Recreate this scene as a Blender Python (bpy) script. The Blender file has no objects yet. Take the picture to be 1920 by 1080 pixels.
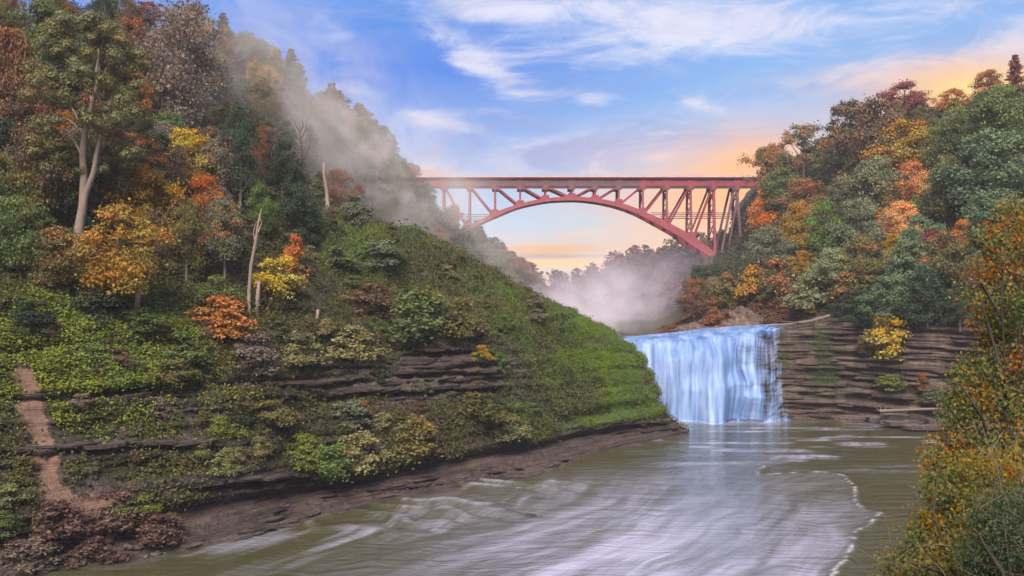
import bpy, math, random
import numpy as np
from mathutils import Vector
RAD = math.radians
SC = bpy.context.scene
COL = SC.collection
rng = np.random.default_rng(7)
random.seed(7)

# ------------------------------------------------------------------ camera
CAMZ, F = 32.0, 1663.0
cd = bpy.data.cameras.new('camera'); cam = bpy.data.objects.new('camera', cd); COL.objects.link(cam)
cam.location = (0, 0, CAMZ); cam.rotation_euler = (RAD(90), 0, 0)
cd.sensor_width = 36; cd.lens = 36 * F / 1920; cd.clip_start = .1; cd.clip_end = 6000
SC.camera = cam

def srgb(r, g, b, a=1.0):
    f = lambda c: (c/255/12.92) if c/255 <= .04045 else ((c/255+.055)/1.055)**2.4
    return (f(r), f(g), f(b), a)

# ------------------------------------------------------------------ node helper
class NT:
    def __init__(s, nt): s.t = nt; s.n = nt.nodes; s.l = nt.links
    def node(s, typ, **kw):
        n = s.n.new(typ)
        for k, v in kw.items(): setattr(n, k, v)
        return n
    def link(s, a, b): s.l.new(a, b)
    def put(s, sock, v):
        if hasattr(v, 'is_linked'): s.l.new(v, sock)
        elif v is not None:
            try: sock.default_value = v
            except Exception: sock.default_value = tuple(v)[:3]
    def m(s, op, a, b=None, c=None, clamp=False):
        n = s.node('ShaderNodeMath', operation=op); n.use_clamp = clamp
        s.put(n.inputs[0], a)
        if b is not None: s.put(n.inputs[1], b)
        if c is not None: s.put(n.inputs[2], c)
        return n.outputs[0]
    def vm(s, op, a, b=None):
        n = s.node('ShaderNodeVectorMath', operation=op); s.put(n.inputs[0], a)
        if b is not None: s.put(n.inputs[1], b)
        return n.outputs[0]
    def sstep(s, x, lo, hi, a=0., b=1.):
        n = s.node('ShaderNodeMapRange', interpolation_type='SMOOTHSTEP')
        s.put(n.inputs[0], x); s.put(n.inputs[1], lo); s.put(n.inputs[2], hi); s.put(n.inputs[3], a); s.put(n.inputs[4], b)
        return n.outputs[0]
    def mix(s, f, a, b, mode='MIX'):
        n = s.node('ShaderNodeMix', data_type='RGBA', blend_type=mode)
        s.put(n.inputs[0], f); s.put(n.inputs[6], a); s.put(n.inputs[7], b)
        return n.outputs[2]
    def ramp(s, f, stops, interp='LINEAR'):
        n = s.node('ShaderNodeValToRGB'); r = n.color_ramp; r.interpolation = interp
        while len(r.elements) > 1: r.elements.remove(r.elements[-1])
        r.elements[0].position = stops[0][0]; r.elements[0].color = stops[0][1]
        for p, c in stops[1:]:
            e = r.elements.new(p); e.color = c
        s.put(n.inputs[0], f); return n.outputs[0]
    def noise(s, vec, scale, detail=4, rough=.55, dist=0., out=0):
        n = s.node('ShaderNodeTexNoise'); s.put(n.inputs['Vector'], vec)
        n.inputs['Scale'].default_value = scale; n.inputs['Detail'].default_value = detail
        n.inputs['Roughness'].default_value = rough; n.inputs['Distortion'].default_value = dist
        return n.outputs[out]
    def xyz(s, v):
        n = s.node('ShaderNodeSeparateXYZ'); s.put(n.inputs[0], v); return n.outputs
    def comb(s, x, y, z):
        n = s.node('ShaderNodeCombineXYZ'); s.put(n.inputs[0], x); s.put(n.inputs[1], y); s.put(n.inputs[2], z); return n.outputs[0]
    def attr(s, name, out='Fac'):
        n = s.node('ShaderNodeAttribute'); n.attribute_name = name; return n.outputs[out]

# ------------------------------------------------------------------ world: dusk sky with wispy clouds
SUN_EL, SUN_AZ = 48.0, 190.0          # azimuth measured to the right of the view direction
wd = bpy.data.worlds.new('World'); SC.world = wd; wd.use_nodes = True
w = NT(wd.node_tree); w.n.clear()
out = w.node('ShaderNodeOutputWorld'); bg = w.node('ShaderNodeBackground'); w.link(bg.outputs[0], out.inputs[0])
sky = w.node('ShaderNodeTexSky', sky_type='NISHITA'); sky.sun_disc = False
sky.sun_elevation = RAD(SUN_EL); sky.sun_rotation = RAD(SUN_AZ); sky.air_density = 1.0; sky.dust_density = 1.0
D = w.node('ShaderNodeTexCoord').outputs['Generated']
dx, dy, dz = w.xyz(D)[:3]
el = w.m('ARCSINE', dz); az = w.m('ARCTAN2', dx, dy)
eln = w.m('DIVIDE', w.m('MAXIMUM', el, 0.), .6, clamp=True)
left = w.ramp(eln, [(0, srgb(236, 205, 165)), (.05, srgb(225, 215, 205)), (.11, srgb(178, 200, 226)), (.20, srgb(160, 182, 222)),
                    (.30, srgb(104, 150, 224)), (.40, srgb(54, 120, 220)), (.55, srgb(92, 146, 224)), (1, srgb(120, 150, 215))])
right = w.ramp(eln, [(0, srgb(240, 200, 150)), (.06, srgb(240, 212, 175)), (.14, srgb(215, 212, 215)), (.24, srgb(182, 202, 226)),
                     (.36, srgb(122, 174, 230)), (.5, srgb(128, 172, 230)), (1, srgb(130, 155, 210))])
base = w.mix(w.sstep(az, -.12, .30), left, right)
# clouds
wv = w.vm('MULTIPLY', D, (1.0, 1.0, 3.2))
n1 = w.noise(wv, 2.6, 10, .66, 1.1)
n2 = w.noise(w.vm('ADD', wv, (3.1, .7, 1.9)), 7.5, 10, .70, 1.6)
cov = w.m('ADD', w.m('MULTIPLY', n1, .54), w.m('MULTIPLY', n2, .46))
def blob(px, py, rx, ry, k, tilt=0.):
    a0 = math.atan((px-960)/F); e0 = math.atan((540-py)/F*math.cos(a0))
    u = w.m('SUBTRACT', az, a0); v = w.m('SUBTRACT', el, e0)
    v = w.m('ADD', v, w.m('MULTIPLY', u, tilt))
    u = w.m('DIVIDE', u, rx/F); v = w.m('DIVIDE', v, ry/F)
    r2 = w.m('ADD', w.m('MULTIPLY', u, u), w.m('MULTIPLY', v, v))
    return w.m('MULTIPLY', w.m('EXPONENT', w.m('MULTIPLY', r2, -1.)), k)
def addall(l):
    r = l[0]
    for x in l[1:]: r = w.m('ADD', r, x)
    return r
bl = addall([blob(900, 125, 110, 34, .20, .42), blob(820, 226, 95, 16, .17, .2), blob(665, 155, 60, 26, .16, .3), blob(650, 65, 40, 22, .12, .4),
             blob(1110, 188, 36, 12, .16), blob(1250, 55, 330, 70, .17, .12), blob(900, 5, 230, 26, .14, .05), blob(1700, 128, 260, 34, .16, -.05),
             blob(1320, 200, 55, 14, .12, .4), blob(1240, 285, 230, 42, .17), blob(1880, 110, 90, 40, .16, -.6), blob(1600, 30, 280, 30, .12),
             blob(1500, 80, 140, 50, -.06), blob(760, 120, 80, 60, -.14), blob(640, 60, 120, 50, -.05), blob(1000, 210, 120, 40, -.07), blob(1330, 150, 200, 30, -.08),
             blob(1060, 445, 120, 10, .10), blob(950, 215, 90, 12, .1, .1)])
mask = w.sstep(w.m('ADD', cov, bl), .51, .76)
ccol = w.ramp(eln, [(0, srgb(250, 200, 140)), (.1, srgb(238, 196, 166)), (.2, srgb(222, 200, 205)), (.32, srgb(228, 222, 232)), (.5, srgb(232, 228, 240)), (1, srgb(205, 210, 226))])
skyc = w.mix(w.m('MULTIPLY', mask, .9), base, ccol)
# lilac-grey cloud banks, orange sunset streaks, yellow glow behind the right rim
n3 = w.noise(w.vm('MULTIPLY', D, (1.2, 1.2, 5.)), 4.2, 9, .66, 1.2)
bank = w.m('MULTIPLY', w.m('ADD', addall([blob(900, 285, 270, 42, 1.0), blob(1250, 255, 190, 30, .6), blob(880, 20, 300, 45, .5), blob(1500, 150, 260, 26, .5), blob(1120, 230, 160, 20, .5)]), .22), w.sstep(n3, .40, .64), clamp=True)
skyc = w.mix(w.m('MULTIPLY', bank, .85), skyc, w.ramp(eln, [(0, srgb(205, 170, 160)), (.2, srgb(150, 155, 200)), (.5, srgb(150, 168, 216)), (1, srgb(140, 155, 200))]))
peach = w.m('MULTIPLY', addall([blob(1330, 280, 230, 46, 1.0), blob(1150, 300, 200, 22, .7), blob(790, 312, 60, 12, .7), blob(1700, 140, 240, 24, .6), blob(660, 160, 60, 20, .5)]), w.sstep(n3, .58, .36), clamp=True)
skyc = w.mix(peach, skyc, srgb(250, 214, 190))
skyc = w.mix(addall([blob(1330, 385, 190, 80, .9), blob(1430, 300, 120, 60, .7), blob(800, 325, 60, 10, .5)]), skyc, srgb(255, 178, 104))
skyc = w.mix(w.m('MULTIPLY', addall([blob(1040, 468, 120, 12, 1.), blob(960, 478, 90, 12, .8)]), w.sstep(n3, .33, .55)), skyc, srgb(232, 176, 128))
skyc = w.mix(w.m('MULTIPLY', blob(1030, 481, 120, 5, .9), w.sstep(n2, .35, .55)), skyc, srgb(176, 152, 156))
skyc = w.mix(blob(1070, 493, 190, 7, .95), skyc, srgb(255, 205, 120))
skyc = w.mix(w.m('MULTIPLY', blob(1000, 420, 170, 26, .7), w.sstep(n3, .42, .6)), skyc, srgb(186, 206, 228))
skyc = w.mix(blob(1835, 180, 180, 58, 1.), skyc, srgb(255, 176, 74))
skyc = w.mix(blob(1835, 165, 80, 26, .95), skyc, srgb(255, 222, 130))
skyc = w.mix(w.sstep(el, -.02, -.25), skyc, srgb(120, 125, 110))
nis = w.vm('MULTIPLY', sky.outputs[0], (.015, .015, .015))
tot = w.vm('ADD', w.vm('MULTIPLY', skyc, (.80, .80, .80)), nis)
w.link(tot, bg.inputs[0]); bg.inputs[1].default_value = 0.62

# ------------------------------------------------------------------ sun
sl = bpy.data.lights.new('sun', 'SUN'); sun = bpy.data.objects.new('sun', sl); COL.objects.link(sun)
sl.energy = 4.9; sl.angle = RAD(32); sl.color = (1, .86, .68)
a, e = RAD(SUN_AZ), RAD(SUN_EL)
sdir = Vector((math.sin(a)*math.cos(e), math.cos(a)*math.cos(e), math.sin(e)))
sun.rotation_euler = sdir.to_track_quat('Z', 'Y').to_euler(); sun.location = (0, 0, 300)
SC.view_settings.view_transform = 'Standard'; SC.view_settings.look = 'None'
SC.view_settings.gamma = 1; SC.view_settings.use_curve_mapping = False; SC.view_settings.exposure = 1.05

# ------------------------------------------------------------------ numeric helpers
def P(px, py, d):
    return np.array([(px-960)/F*d, d, CAMZ-(py-540)/F*d])
def proj(v):
    v = np.asarray(v, float); d = np.maximum(v[..., 1], .01)
    return np.stack([960+v[..., 0]/d*F, 540-(v[..., 2]-CAMZ)/d*F], -1)
def _h(ix, iy, iz):
    n = (ix.astype(np.int64)*374761393 + iy.astype(np.int64)*668265263 + iz.astype(np.int64)*2147483647*3) & 0xffffffff
    n = ((n ^ (n >> 13))*1274126177) & 0xffffffff
    n = ((n ^ (n >> 16))*2246822519) & 0xffffffff
    return ((n ^ (n >> 15)) & 0xffffff)/float(0xffffff)
def vn(x, y, z=0.):
    x, y, z = np.broadcast_arrays(np.asarray(x, float), np.asarray(y, float), np.asarray(z, float))
    ix, iy, iz = np.floor(x), np.floor(y), np.floor(z)
    fx, fy, fz = x-ix, y-iy, z-iz
    fx, fy, fz = fx*fx*(3-2*fx), fy*fy*(3-2*fy), fz*fz*(3-2*fz)
    r = 0
    for a in (0, 1):
        for b in (0, 1):
            for c in (0, 1):
                r = r+_h(ix+a, iy+b, iz+c)*(fx if a else 1-fx)*(fy if b else 1-fy)*(fz if c else 1-fz)
    return r
def fbm(x, y, z=0., o=4):
    r, a, t = 0, .5, 0
    for i in range(o):
        r = r+a*vn(x*2**i+i*17.3, y*2**i-i*9.1, np.asarray(z)*2**i+i*3.7); t += a; a *= .5
    return r/t
def sst(x, a, b):
    t = np.clip((x-a)/(b-a), 0, 1); return t*t*(3-2*t)
def pchip(x, y, xi):
    x = np.asarray(x, float); y = np.asarray(y, float); sh = y.shape[1:]; y = y.reshape(len(x), -1)
    h = np.diff(x)[:, None]; dl = np.diff(y, axis=0)/h
    m = np.zeros_like(y)
    w1 = 2*h[1:]+h[:-1]; w2 = h[1:]+2*h[:-1]
    ok = dl[:-1]*dl[1:] > 0
    with np.errstate(divide='ignore', invalid='ignore'):
        hm = (w1+w2)/(w1/dl[:-1]+w2/dl[1:])
    m[1:-1] = np.where(ok, hm, 0); m[0] = dl[0]; m[-1] = dl[-1]
    k = np.clip(np.searchsorted(x, xi)-1, 0, len(x)-2)
    t = ((xi-x[k])/(x[k+1]-x[k]))[:, None]; H = h[k]
    r = y[k]*(2*t**3-3*t**2+1)+H*m[k]*(t**3-2*t**2+t)+y[k+1]*(-2*t**3+3*t**2)+H*m[k+1]*(t**3-t**2)
    return r.reshape((len(xi),)+sh)

def mesh(name, verts, faces, smooth=False, fattr=None, vattr=None):
    """verts (n,3); faces (m,k) array or list of arrays"""
    me = bpy.data.meshes.new(name)
    if not isinstance(faces, list): faces = [faces]
    verts = np.ascontiguousarray(verts, np.float32)
    faces = [np.asarray(f, np.int32) for f in faces if len(f)]
    nl = sum(f.size for f in faces); npoly = sum(len(f) for f in faces)
    me.vertices.add(len(verts)); me.vertices.foreach_set('co', verts.ravel())
    me.loops.add(nl); me.polygons.add(npoly)
    me.loops.foreach_set('vertex_index', np.concatenate([f.ravel() for f in faces]))
    tot = np.concatenate([np.full(len(f), f.shape[1], np.int32) for f in faces])
    st = np.concatenate([[0], np.cumsum(tot)[:-1]]).astype(np.int32)
    me.polygons.foreach_set('loop_start', st)
    me.polygons.foreach_set('use_smooth', np.full(npoly, smooth))
    for dom, dct in (('FACE', fattr), ('POINT', vattr)):
        for k, v in (dct or {}).items():
            v = np.asarray(v, np.float32)
            if v.ndim == 2:
                a = me.attributes.new(k, 'FLOAT_COLOR', dom); a.data.foreach_set('color', np.ascontiguousarray(v).ravel())
            else:
                a = me.attributes.new(k, 'FLOAT', dom); a.data.foreach_set('value', v)
    me.update(calc_edges=True); me.validate()
    return me
def obj(name, me, mat=None, parent=None, loc=None):
    o = bpy.data.objects.new(name, me); COL.objects.link(o)
    if mat is not None and me is not None and len(me.materials) == 0: me.materials.append(mat)
    if parent is not None: o.parent = parent
    if loc is not None: o.location = loc
    return o
def tag(o, label=None, cat=None, group=None, kind=None):
    if label: o['label'] = label
    if cat: o['category'] = cat
    if group: o['group'] = group
    if kind: o['kind'] = kind
    return o
def empty(name, loc, rz=0.):
    o = bpy.data.objects.new(name, None); COL.objects.link(o); o.location = loc; o.rotation_euler = (0, 0, rz); o.empty_display_size = .5
    return o
def gridfaces(nr, nc):
    i = np.arange(nr-1)[:, None]*nc+np.arange(nc-1)[None, :]
    return np.stack([i, i+1, i+nc+1, i+nc], -1).reshape(-1, 4)

class MB:
    """collects tubes and boxes into one mesh"""
    def __init__(s): s.v = []; s.q = []; s.n = 0
    def add(s, v, q):
        s.v.append(np.asarray(v, float)); s.q.append(np.asarray(q, int)+s.n); s.n += len(v)
    def tube(s, pts, rad, sides=6, cap=True):
        pts = np.asarray(pts, float); k = len(pts)
        if np.isscalar(rad): rad = [rad]*k
        T = np.gradient(pts, axis=0); T /= np.linalg.norm(T, axis=1)[:, None]+1e-9
        ref = np.array([0, 0, 1.]) if abs(T[0, 2]) < .8 else np.array([1., 0, 0])
        ring = []
        a = np.arange(sides)/sides*2*math.pi
        for p, t, r in zip(pts, T, rad):
            u = np.cross(t, ref); u /= np.linalg.norm(u)+1e-9; v = np.cross(t, u)
            ring.append(p+r*(np.cos(a)[:, None]*u+np.sin(a)[:, None]*v))
        V = np.concatenate(ring); Q = []
        for i in range(k-1):
            for j in range(sides):
                Q.append([i*sides+j, i*sides+(j+1) % sides, (i+1)*sides+(j+1) % sides, (i+1)*sides+j])
        if cap:
            for base in (0, (k-1)*sides):
                for j in range(1, sides-1, 2):
                    Q.append([base, base+j, base+j+1, base+min(j+2, sides-1)] if j+2 <= sides-1 else [base, base+j, base+j+1, base+j+1])
        s.add(V, [q for q in Q if len(set(q)) == 4])
    def beam(s, p, q, w_, h_, up=(0, 0, 1)):
        p = np.asarray(p, float); q = np.asarray(q, float); t = q-p; t /= np.linalg.norm(t)
        u = np.asarray(up, float)
        if abs(t@u) > .97: u = np.array([0, 1., 0])
        s1 = np.cross(t, u); s1 /= np.linalg.norm(s1); u = np.cross(s1, t)
        V = [a+s1*x*w_/2+u*y*h_/2 for a in (p, q) for x, y in ((-1, -1), (1, -1), (1, 1), (-1, 1))]
        s.add(V, [[0, 1, 2, 3], [4, 7, 6, 5], [0, 4, 5, 1], [1, 5, 6, 2], [2, 6, 7, 3], [3, 7, 4, 0]])
    def mesh(s, name, smooth=False): return mesh(name, np.concatenate(s.v), np.concatenate(s.q), smooth)

# ------------------------------------------------------------------ materials
def newmat(name):
    m = bpy.data.materials.new(name); m.use_nodes = True; t = NT(m.node_tree); t.n.clear()
    o = t.node('ShaderNodeOutputMaterial'); return m, t, o
def principled(t, o, col, rough=.8, spec=.3, normal=None, **kw):
    b = t.node('ShaderNodeBsdfPrincipled'); t.put(b.inputs['Base Color'], col); t.put(b.inputs['Roughness'], rough)
    t.put(b.inputs['Specular IOR Level'], spec)
    if normal is not None: t.link(normal, b.inputs['Normal'])
    for k, v in kw.items(): t.put(b.inputs[k.replace('_', ' ')], v)
    t.link(b.outputs[0], o.inputs[0]); return b
def bump(t, h, strength=.5, dist=.1):
    n = t.node('ShaderNodeBump'); t.put(n.inputs['Height'], h); n.inputs['Strength'].default_value = strength; n.inputs['Distance'].default_value = dist
    return n.outputs[0]

def make_foliage(name, hue=.02, val=.35, trans=.35, perleaf=False):
    m, t, o = newmat(name)
    oi = t.node('ShaderNodeObjectInfo')
    tone, acc = t.attr('tone'), t.attr('clump')
    base = t.attr('leafcol', 'Color') if perleaf else oi.outputs['Color']
    hs = t.node('ShaderNodeHueSaturation')
    t.put(hs.inputs['Hue'], t.m('ADD', t.m('ADD', .5, t.m('MULTIPLY', t.m('SUBTRACT', tone, .5), hue*2)), t.m('MULTIPLY', t.m('SUBTRACT', acc, .5), -.045)))
    t.put(hs.inputs['Saturation'], t.m('ADD', .85, t.m('MULTIPLY', acc, .3)))
    t.put(hs.inputs['Value'], t.m('ADD', 1-val, t.m('MULTIPLY', t.m('ADD', t.m('MULTIPLY', tone, .6), t.m('MULTIPLY', acc, .4)), 2*val)))
    t.link(base, hs.inputs['Color'])
    thr = t.m('SUBTRACT', 1.0, oi.outputs['Alpha'])
    am = t.m('MULTIPLY', t.sstep(t.m('ADD', t.m('MULTIPLY', acc, .75), t.m('MULTIPLY', tone, .25)), t.m('SUBTRACT', thr, .08), t.m('ADD', thr, .08)), .8)
    am = t.m('MULTIPLY', am, t.m('GREATER_THAN', oi.outputs['Alpha'], .02))
    col = t.mix(am, hs.outputs[0], (.34, .135, .05, 1))
    b = t.node('ShaderNodeBsdfPrincipled'); t.link(col, b.inputs['Base Color']); b.inputs['Roughness'].default_value = .6
    b.inputs['Specular IOR Level'].default_value = .2
    tr = t.node('ShaderNodeBsdfTranslucent'); t.link(col, tr.inputs[0])
    mx = t.node('ShaderNodeMixShader'); mx.inputs[0].default_value = trans
    t.link(b.outputs[0], mx.inputs[1]); t.link(tr.outputs[0], mx.inputs[2]); t.link(mx.outputs[0], o.inputs[0])
    return m
M_LEAF = make_foliage('leaves', .022, .45)
M_COVER = make_foliage('low_leaves', .022, .36, .4)
M_BUSH = make_foliage('bush_leaves', .015, .3, .4, True)

def make_bark(name, c1, c2):
    m, t, o = newmat(name)
    g = t.node('ShaderNodeTexCoord').outputs['Object']
    n = t.noise(t.vm('MULTIPLY', g, (1, 1, .15)), 9, 5, .6)
    principled(t, o, t.mix(n, c1, c2), .9, .1, bump(t, n, .6, .05)); return m
M_BARK = make_bark('grey_bark', (.06, .045, .04, 1), (.16, .125, .11, 1))
M_PALE = make_bark('pale_bark', (.10, .075, .068, 1), (.25, .195, .175, 1))
M_DRIFT = make_bark('driftwood', (.07, .055, .05, 1), (.19, .15, .135, 1))
M_DARKBARK = make_bark('dark_bark', (.02, .016, .016, 1), (.07, .055, .05, 1))

def make_rock(name, c_a, c_b, c_dark, soil=None, vscale=1.0):
    """bedded rock: thin horizontal layers in world height"""
    m, t, o = newmat(name)
    g = t.node('ShaderNodeNewGeometry').outputs['Position']
    x, y, z = t.xyz(g)[:3]
    warp = t.noise(g, .06, 4)
    zz = t.m('ADD', z, t.m('MULTIPLY', warp, 2.2))
    lay = t.noise(t.comb(t.m('MULTIPLY', x, .03), t.m('MULTIPLY', y, .03), t.m('MULTIPLY', zz, 1.5*vscale)), 1, 5, .7)
    blot = t.noise(g, .25, 6, .6)
    col = t.mix(t.sstep(lay, .3, .7), c_a, c_b)
    lay2 = t.noise(t.comb(t.m('MULTIPLY', x, .05), t.m('MULTIPLY', y, .05), t.m('MULTIPLY', zz, 5.*vscale)), 1, 4, .7)
    col = t.mix(t.sstep(lay, .42, .34), col, c_dark)
    col = t.mix(t.m('MULTIPLY', t.sstep(lay2, .5, .38), .85), col, c_dark)
    col = t.mix(t.m('MULTIPLY', t.sstep(blot, .5, .75), .6), col, c_dark)
    fine = t.noise(t.vm('MULTIPLY', g, (1, 1, 2.5)), 1.7, 8, .7)
    col = t.mix(.5, col, t.mix(1., col, t.ramp(fine, [(.25, (.45, .45, .45, 1)), (.75, (1.5, 1.5, 1.5, 1))]), 'MULTIPLY'))
    ck = t.noise(t.comb(t.m('MULTIPLY', x, .9), t.m('MULTIPLY', y, .9), t.m('MULTIPLY', z, .16)), 1., 4, .6, .4)
    ckm = t.m('MULTIPLY', t.sstep(t.m('ABSOLUTE', t.m('SUBTRACT', ck, .5)), .022, .004), t.sstep(lay2, .35, .55))
    col = t.mix(t.m('MULTIPLY', ckm, .85), col, c_dark)
    damp = t.noise(t.vm('MULTIPLY', g, (.35, .35, .07)), 1., 5, .6)
    col = t.mix(t.m('MULTIPLY', t.sstep(damp, .52, .68), .55), col, c_dark)
    col = t.mix(t.m('MULTIPLY', t.sstep(t.noise(g, .16, 6, .65), .53, .68), .6), col, (.05, .052, .02, 1))
    if soil is not None:
        nz = t.xyz(t.node('ShaderNodeNewGeometry').outputs['Normal'])[2]
        gn = t.noise(g, .12, 6, .6)
        veg = t.attr('veg')
        sm = t.sstep(t.m('ADD', veg, t.m('MULTIPLY', t.m('SUBTRACT', gn, .5), 1.0)), .35, .65)
        scol = t.mix(t.noise(g, .8, 6, .65), soil[0], soil[1])
        col = t.mix(sm, col, scol)
        earth = t.attr('earth')
        en = t.noise(t.vm('MULTIPLY', g, (1., 1., .3)), .9, 6, .65)
        col = t.mix(t.sstep(t.m('ADD', earth, t.m('MULTIPLY', t.m('SUBTRACT', en, .5), 1.5)), .4, .6), col, t.mix(en, (.09, .052, .04, 1), (.23, .145, .115, 1)))
    hh = t.m('ADD', t.m('ADD', t.m('MULTIPLY', lay, 1.2), lay2), fine)
    principled(t, o, col, .85, .25, bump(t, hh, .8, .5)); return m
M_CLIFF = make_rock('dark_shale', (.042, .031, .032, 1), (.088, .064, .062, 1), (.012, .009, .011, 1), ((.018, .019, .010, 1), (.055, .05, .026, 1)))
M_WALL = make_rock('bedded_shale', (.058, .041, .038, 1), (.155, .112, .098, 1), (.018, .014, .015, 1), ((.02, .022, .012, 1), (.06, .055, .03, 1)))
M_SLAB = make_rock('slab_rock', (.08, .062, .066, 1), (.17, .13, .13, 1), (.03, .025, .027, 1))
M_BOULDER = make_rock('boulder_rock', (.05, .042, .045, 1), (.13, .105, .105, 1), (.025, .02, .022, 1))

m_, t_, o_ = newmat('forest_floor'); g_ = t_.node('ShaderNodeNewGeometry').outputs['Position']
principled(t_, o_, t_.mix(t_.noise(g_, .2, 6), (.02, .02, .012, 1), (.06, .05, .03, 1)), .95, .1)
M_FLOOR = m_

# ------------------------------------------------------------------ terrain sheets
def sheet_from_rows(cols, rows, ucount, vcounts):
    """cols: px stations, rows: rows[c] = [(py, d), ...] equal length; returns grid (nv, nu, 3) and (row parameter) """
    C = np.array([[P(px, py, d) for py, d in rs] for px, rs in zip(cols, rows)])     # (nc, nr, 3)
    ui = np.linspace(cols[0], cols[-1], ucount)
    G = pchip(cols, C, ui)                                                            # (nu, nr, 3)
    nr = C.shape[1]
    vi = np.concatenate([np.linspace(i, i+1, n, endpoint=False) for i, n in enumerate(vcounts)]+[[nr-1]])
    G2 = pchip(np.arange(nr), np.swapaxes(G, 0, 1), vi)                               # (nv, nu, 3)
    return G2, ui, vi
def normals(G):
    du = np.gradient(G, axis=1); dv = np.gradient(G, axis=0)
    n = np.cross(du, dv); n /= np.linalg.norm(n, axis=2)[..., None]+1e-9
    return n
def wlrow(y): return (y, CAMZ*F/(y-540))

# left spur and the wooded hillside behind it
LC = [-420, -150, 80, 240, 430, 600, 700, 800, 900, 1000, 1100, 1180, 1215, 1240, 1264, 1292]
wl = [1200, 1125, 1075, 1050, 1015, 972, 947, 928, 914, 893, 857, 835, 828, 822, 817, 811]
foot = [(1090, 88), (1040, 94), (1000, 102), (968, 109), (935, 117.5), (912, 131), (893, 137.5), (868, 144.5), (853, 153), (838, 163), (814, 175.5), (801, 187), (796, 190.5), (793, 193), (799, 194.5), (808, 197.6)]
LR = []
mid1 = [(850, 93), (835, 101), (815, 108.5), (800, 115.5), (790, 124.5), (785, 138), (775, 145), (765, 151), (760, 160), (760, 168), (760, 179.5), (766, 190), (773, 193), (779, 194.7), (795, 195.4), (809, 198.4)]
top = [(600, 104), (600, 111), (598, 118), (600, 126), (602, 138), (612, 150), (622, 157), (632, 162.5), (645, 168), (672, 174), (705, 184), (718, 193.5), (749, 195.5), (774, 196), (792, 196.2), (810, 199.2)]
slo = [(470, 120), (478, 126), (480, 133), (476, 143), (480, 154), (500, 166), (520, 170), (545, 174), (575, 178), (617, 181), (657, 189), (682, 197), (730, 198), (769, 197.5), (789, 197.2), (811, 200)]
crest = [(330, 145), (325, 152), (320, 158), (325, 168), (355, 180), (392, 185), (416, 184), (446, 187), (498, 190), (558, 191), (608, 196), (647, 202), (712, 201), (764, 199.5), (786, 198.5), (812, 201)]
behind = [(300, 158), (300, 165), (298, 172), (305, 184), (360, 205), (415, 215), (445, 245), (490, 285), (545, 330), (590, 365), (640, 245), (690, 225), (770, 220), (800, 215), (812, 212), (820, 212)]
bmid = [(180, 180), (185, 190), (180, 196), (190, 208), (225, 235), (290, 268), (345, 310), (425, 365), (500, 410), (566, 440), (700, 270), (760, 240), (800, 235), (820, 230), (830, 228), (830, 226)]
ridge = [(60, 205), (65, 215), (65, 222), (72, 236), (125, 268), (205, 330), (270, 375), (378, 432), (468, 480), (542, 540), (720, 290), (770, 250), (810, 245), (830, 240), (840, 238), (840, 236)]
back = [(50, 330), (55, 330), (60, 340), (70, 350), (125, 390), (215, 440), (290, 470), (395, 520), (490, 600), (550, 680), (740, 300), (790, 260), (830, 255), (840, 250), (850, 248), (850, 246)]
for i in range(len(LC)):
    fy, fd = foot[i]; h = min(12, max(2, (fy-mid1[i][0])*.2))
    y0 = wl[i]
    LR.append([(y0+8, wlrow(y0)[1]-2.0 if i < 15 else wlrow(y0)[1]), wlrow(y0), (fy, fd+1.6 if i < 13 else fd), (fy-h, fd-.3 if i < 13 else fd), mid1[i], top[i], slo[i], crest[i], behind[i], bmid[i], ridge[i], back[i]])
# first row lies under the water
for i in range(len(LC)):
    y0 = wl[i]; d0 = wlrow(y0)[1]-3
    LR[i][0] = (540+(CAMZ+1.6)*F/d0, d0)
GL, LU, LV = sheet_from_rows(LC, LR, 560, [5, 34, 6, 40, 50, 44, 36, 16, 16, 18, 8])
NL = normals(GL)
if NL[60:100, 200:300, 1].mean() > 0: NL = -NL
def strata(z, x, y, f=.9):
    zz = z+1.6*fbm(x*.035, y*.035, 0., 3)
    a = vn(zz*f, x*.035, y*.035); b = vn(zz*f*2.7+9, x*.09, y*.09)
    return .65*sst(a, .38, .56)+.35*sst(b, .4, .6)
VV = LV[:, None]*np.ones(len(LU))[None]; UU = np.ones(len(LV))[:, None]*LU[None]
X, Y, Z = GL[..., 0].copy(), GL[..., 1].copy(), GL[..., 2].copy()
nh = NL.copy(); nh[..., 2] = 0; nh /= np.linalg.norm(nh, axis=2)[..., None]+1e-6
_p0 = proj(GL); _tr = np.interp(_p0[..., 1], [680, 760, 860, 940, 1000], [40, 60, 85, 100, 130])
fan_ = np.clip(np.exp(-((_p0[..., 0]-_tr)/40)**2)*(_p0[..., 1] > 660)+np.exp(-((_p0[..., 0]-200)/120)**2-((_p0[..., 1]-965)/60)**2), 0, 1)
cl = sst(VV, 2.9, 3.15)*(1-sst(VV, 5.0, 5.6))*(1-.8*fan_)          # bedded cliff, smoothed under the soil slide
right_soft = 1-.62*sst(UU, 900, 1050)*(1-sst(UU, 1195, 1225))
amp = cl*right_soft*1.7
GL += nh*((strata(Z, X, Y)-.5)*amp)[..., None]
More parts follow.
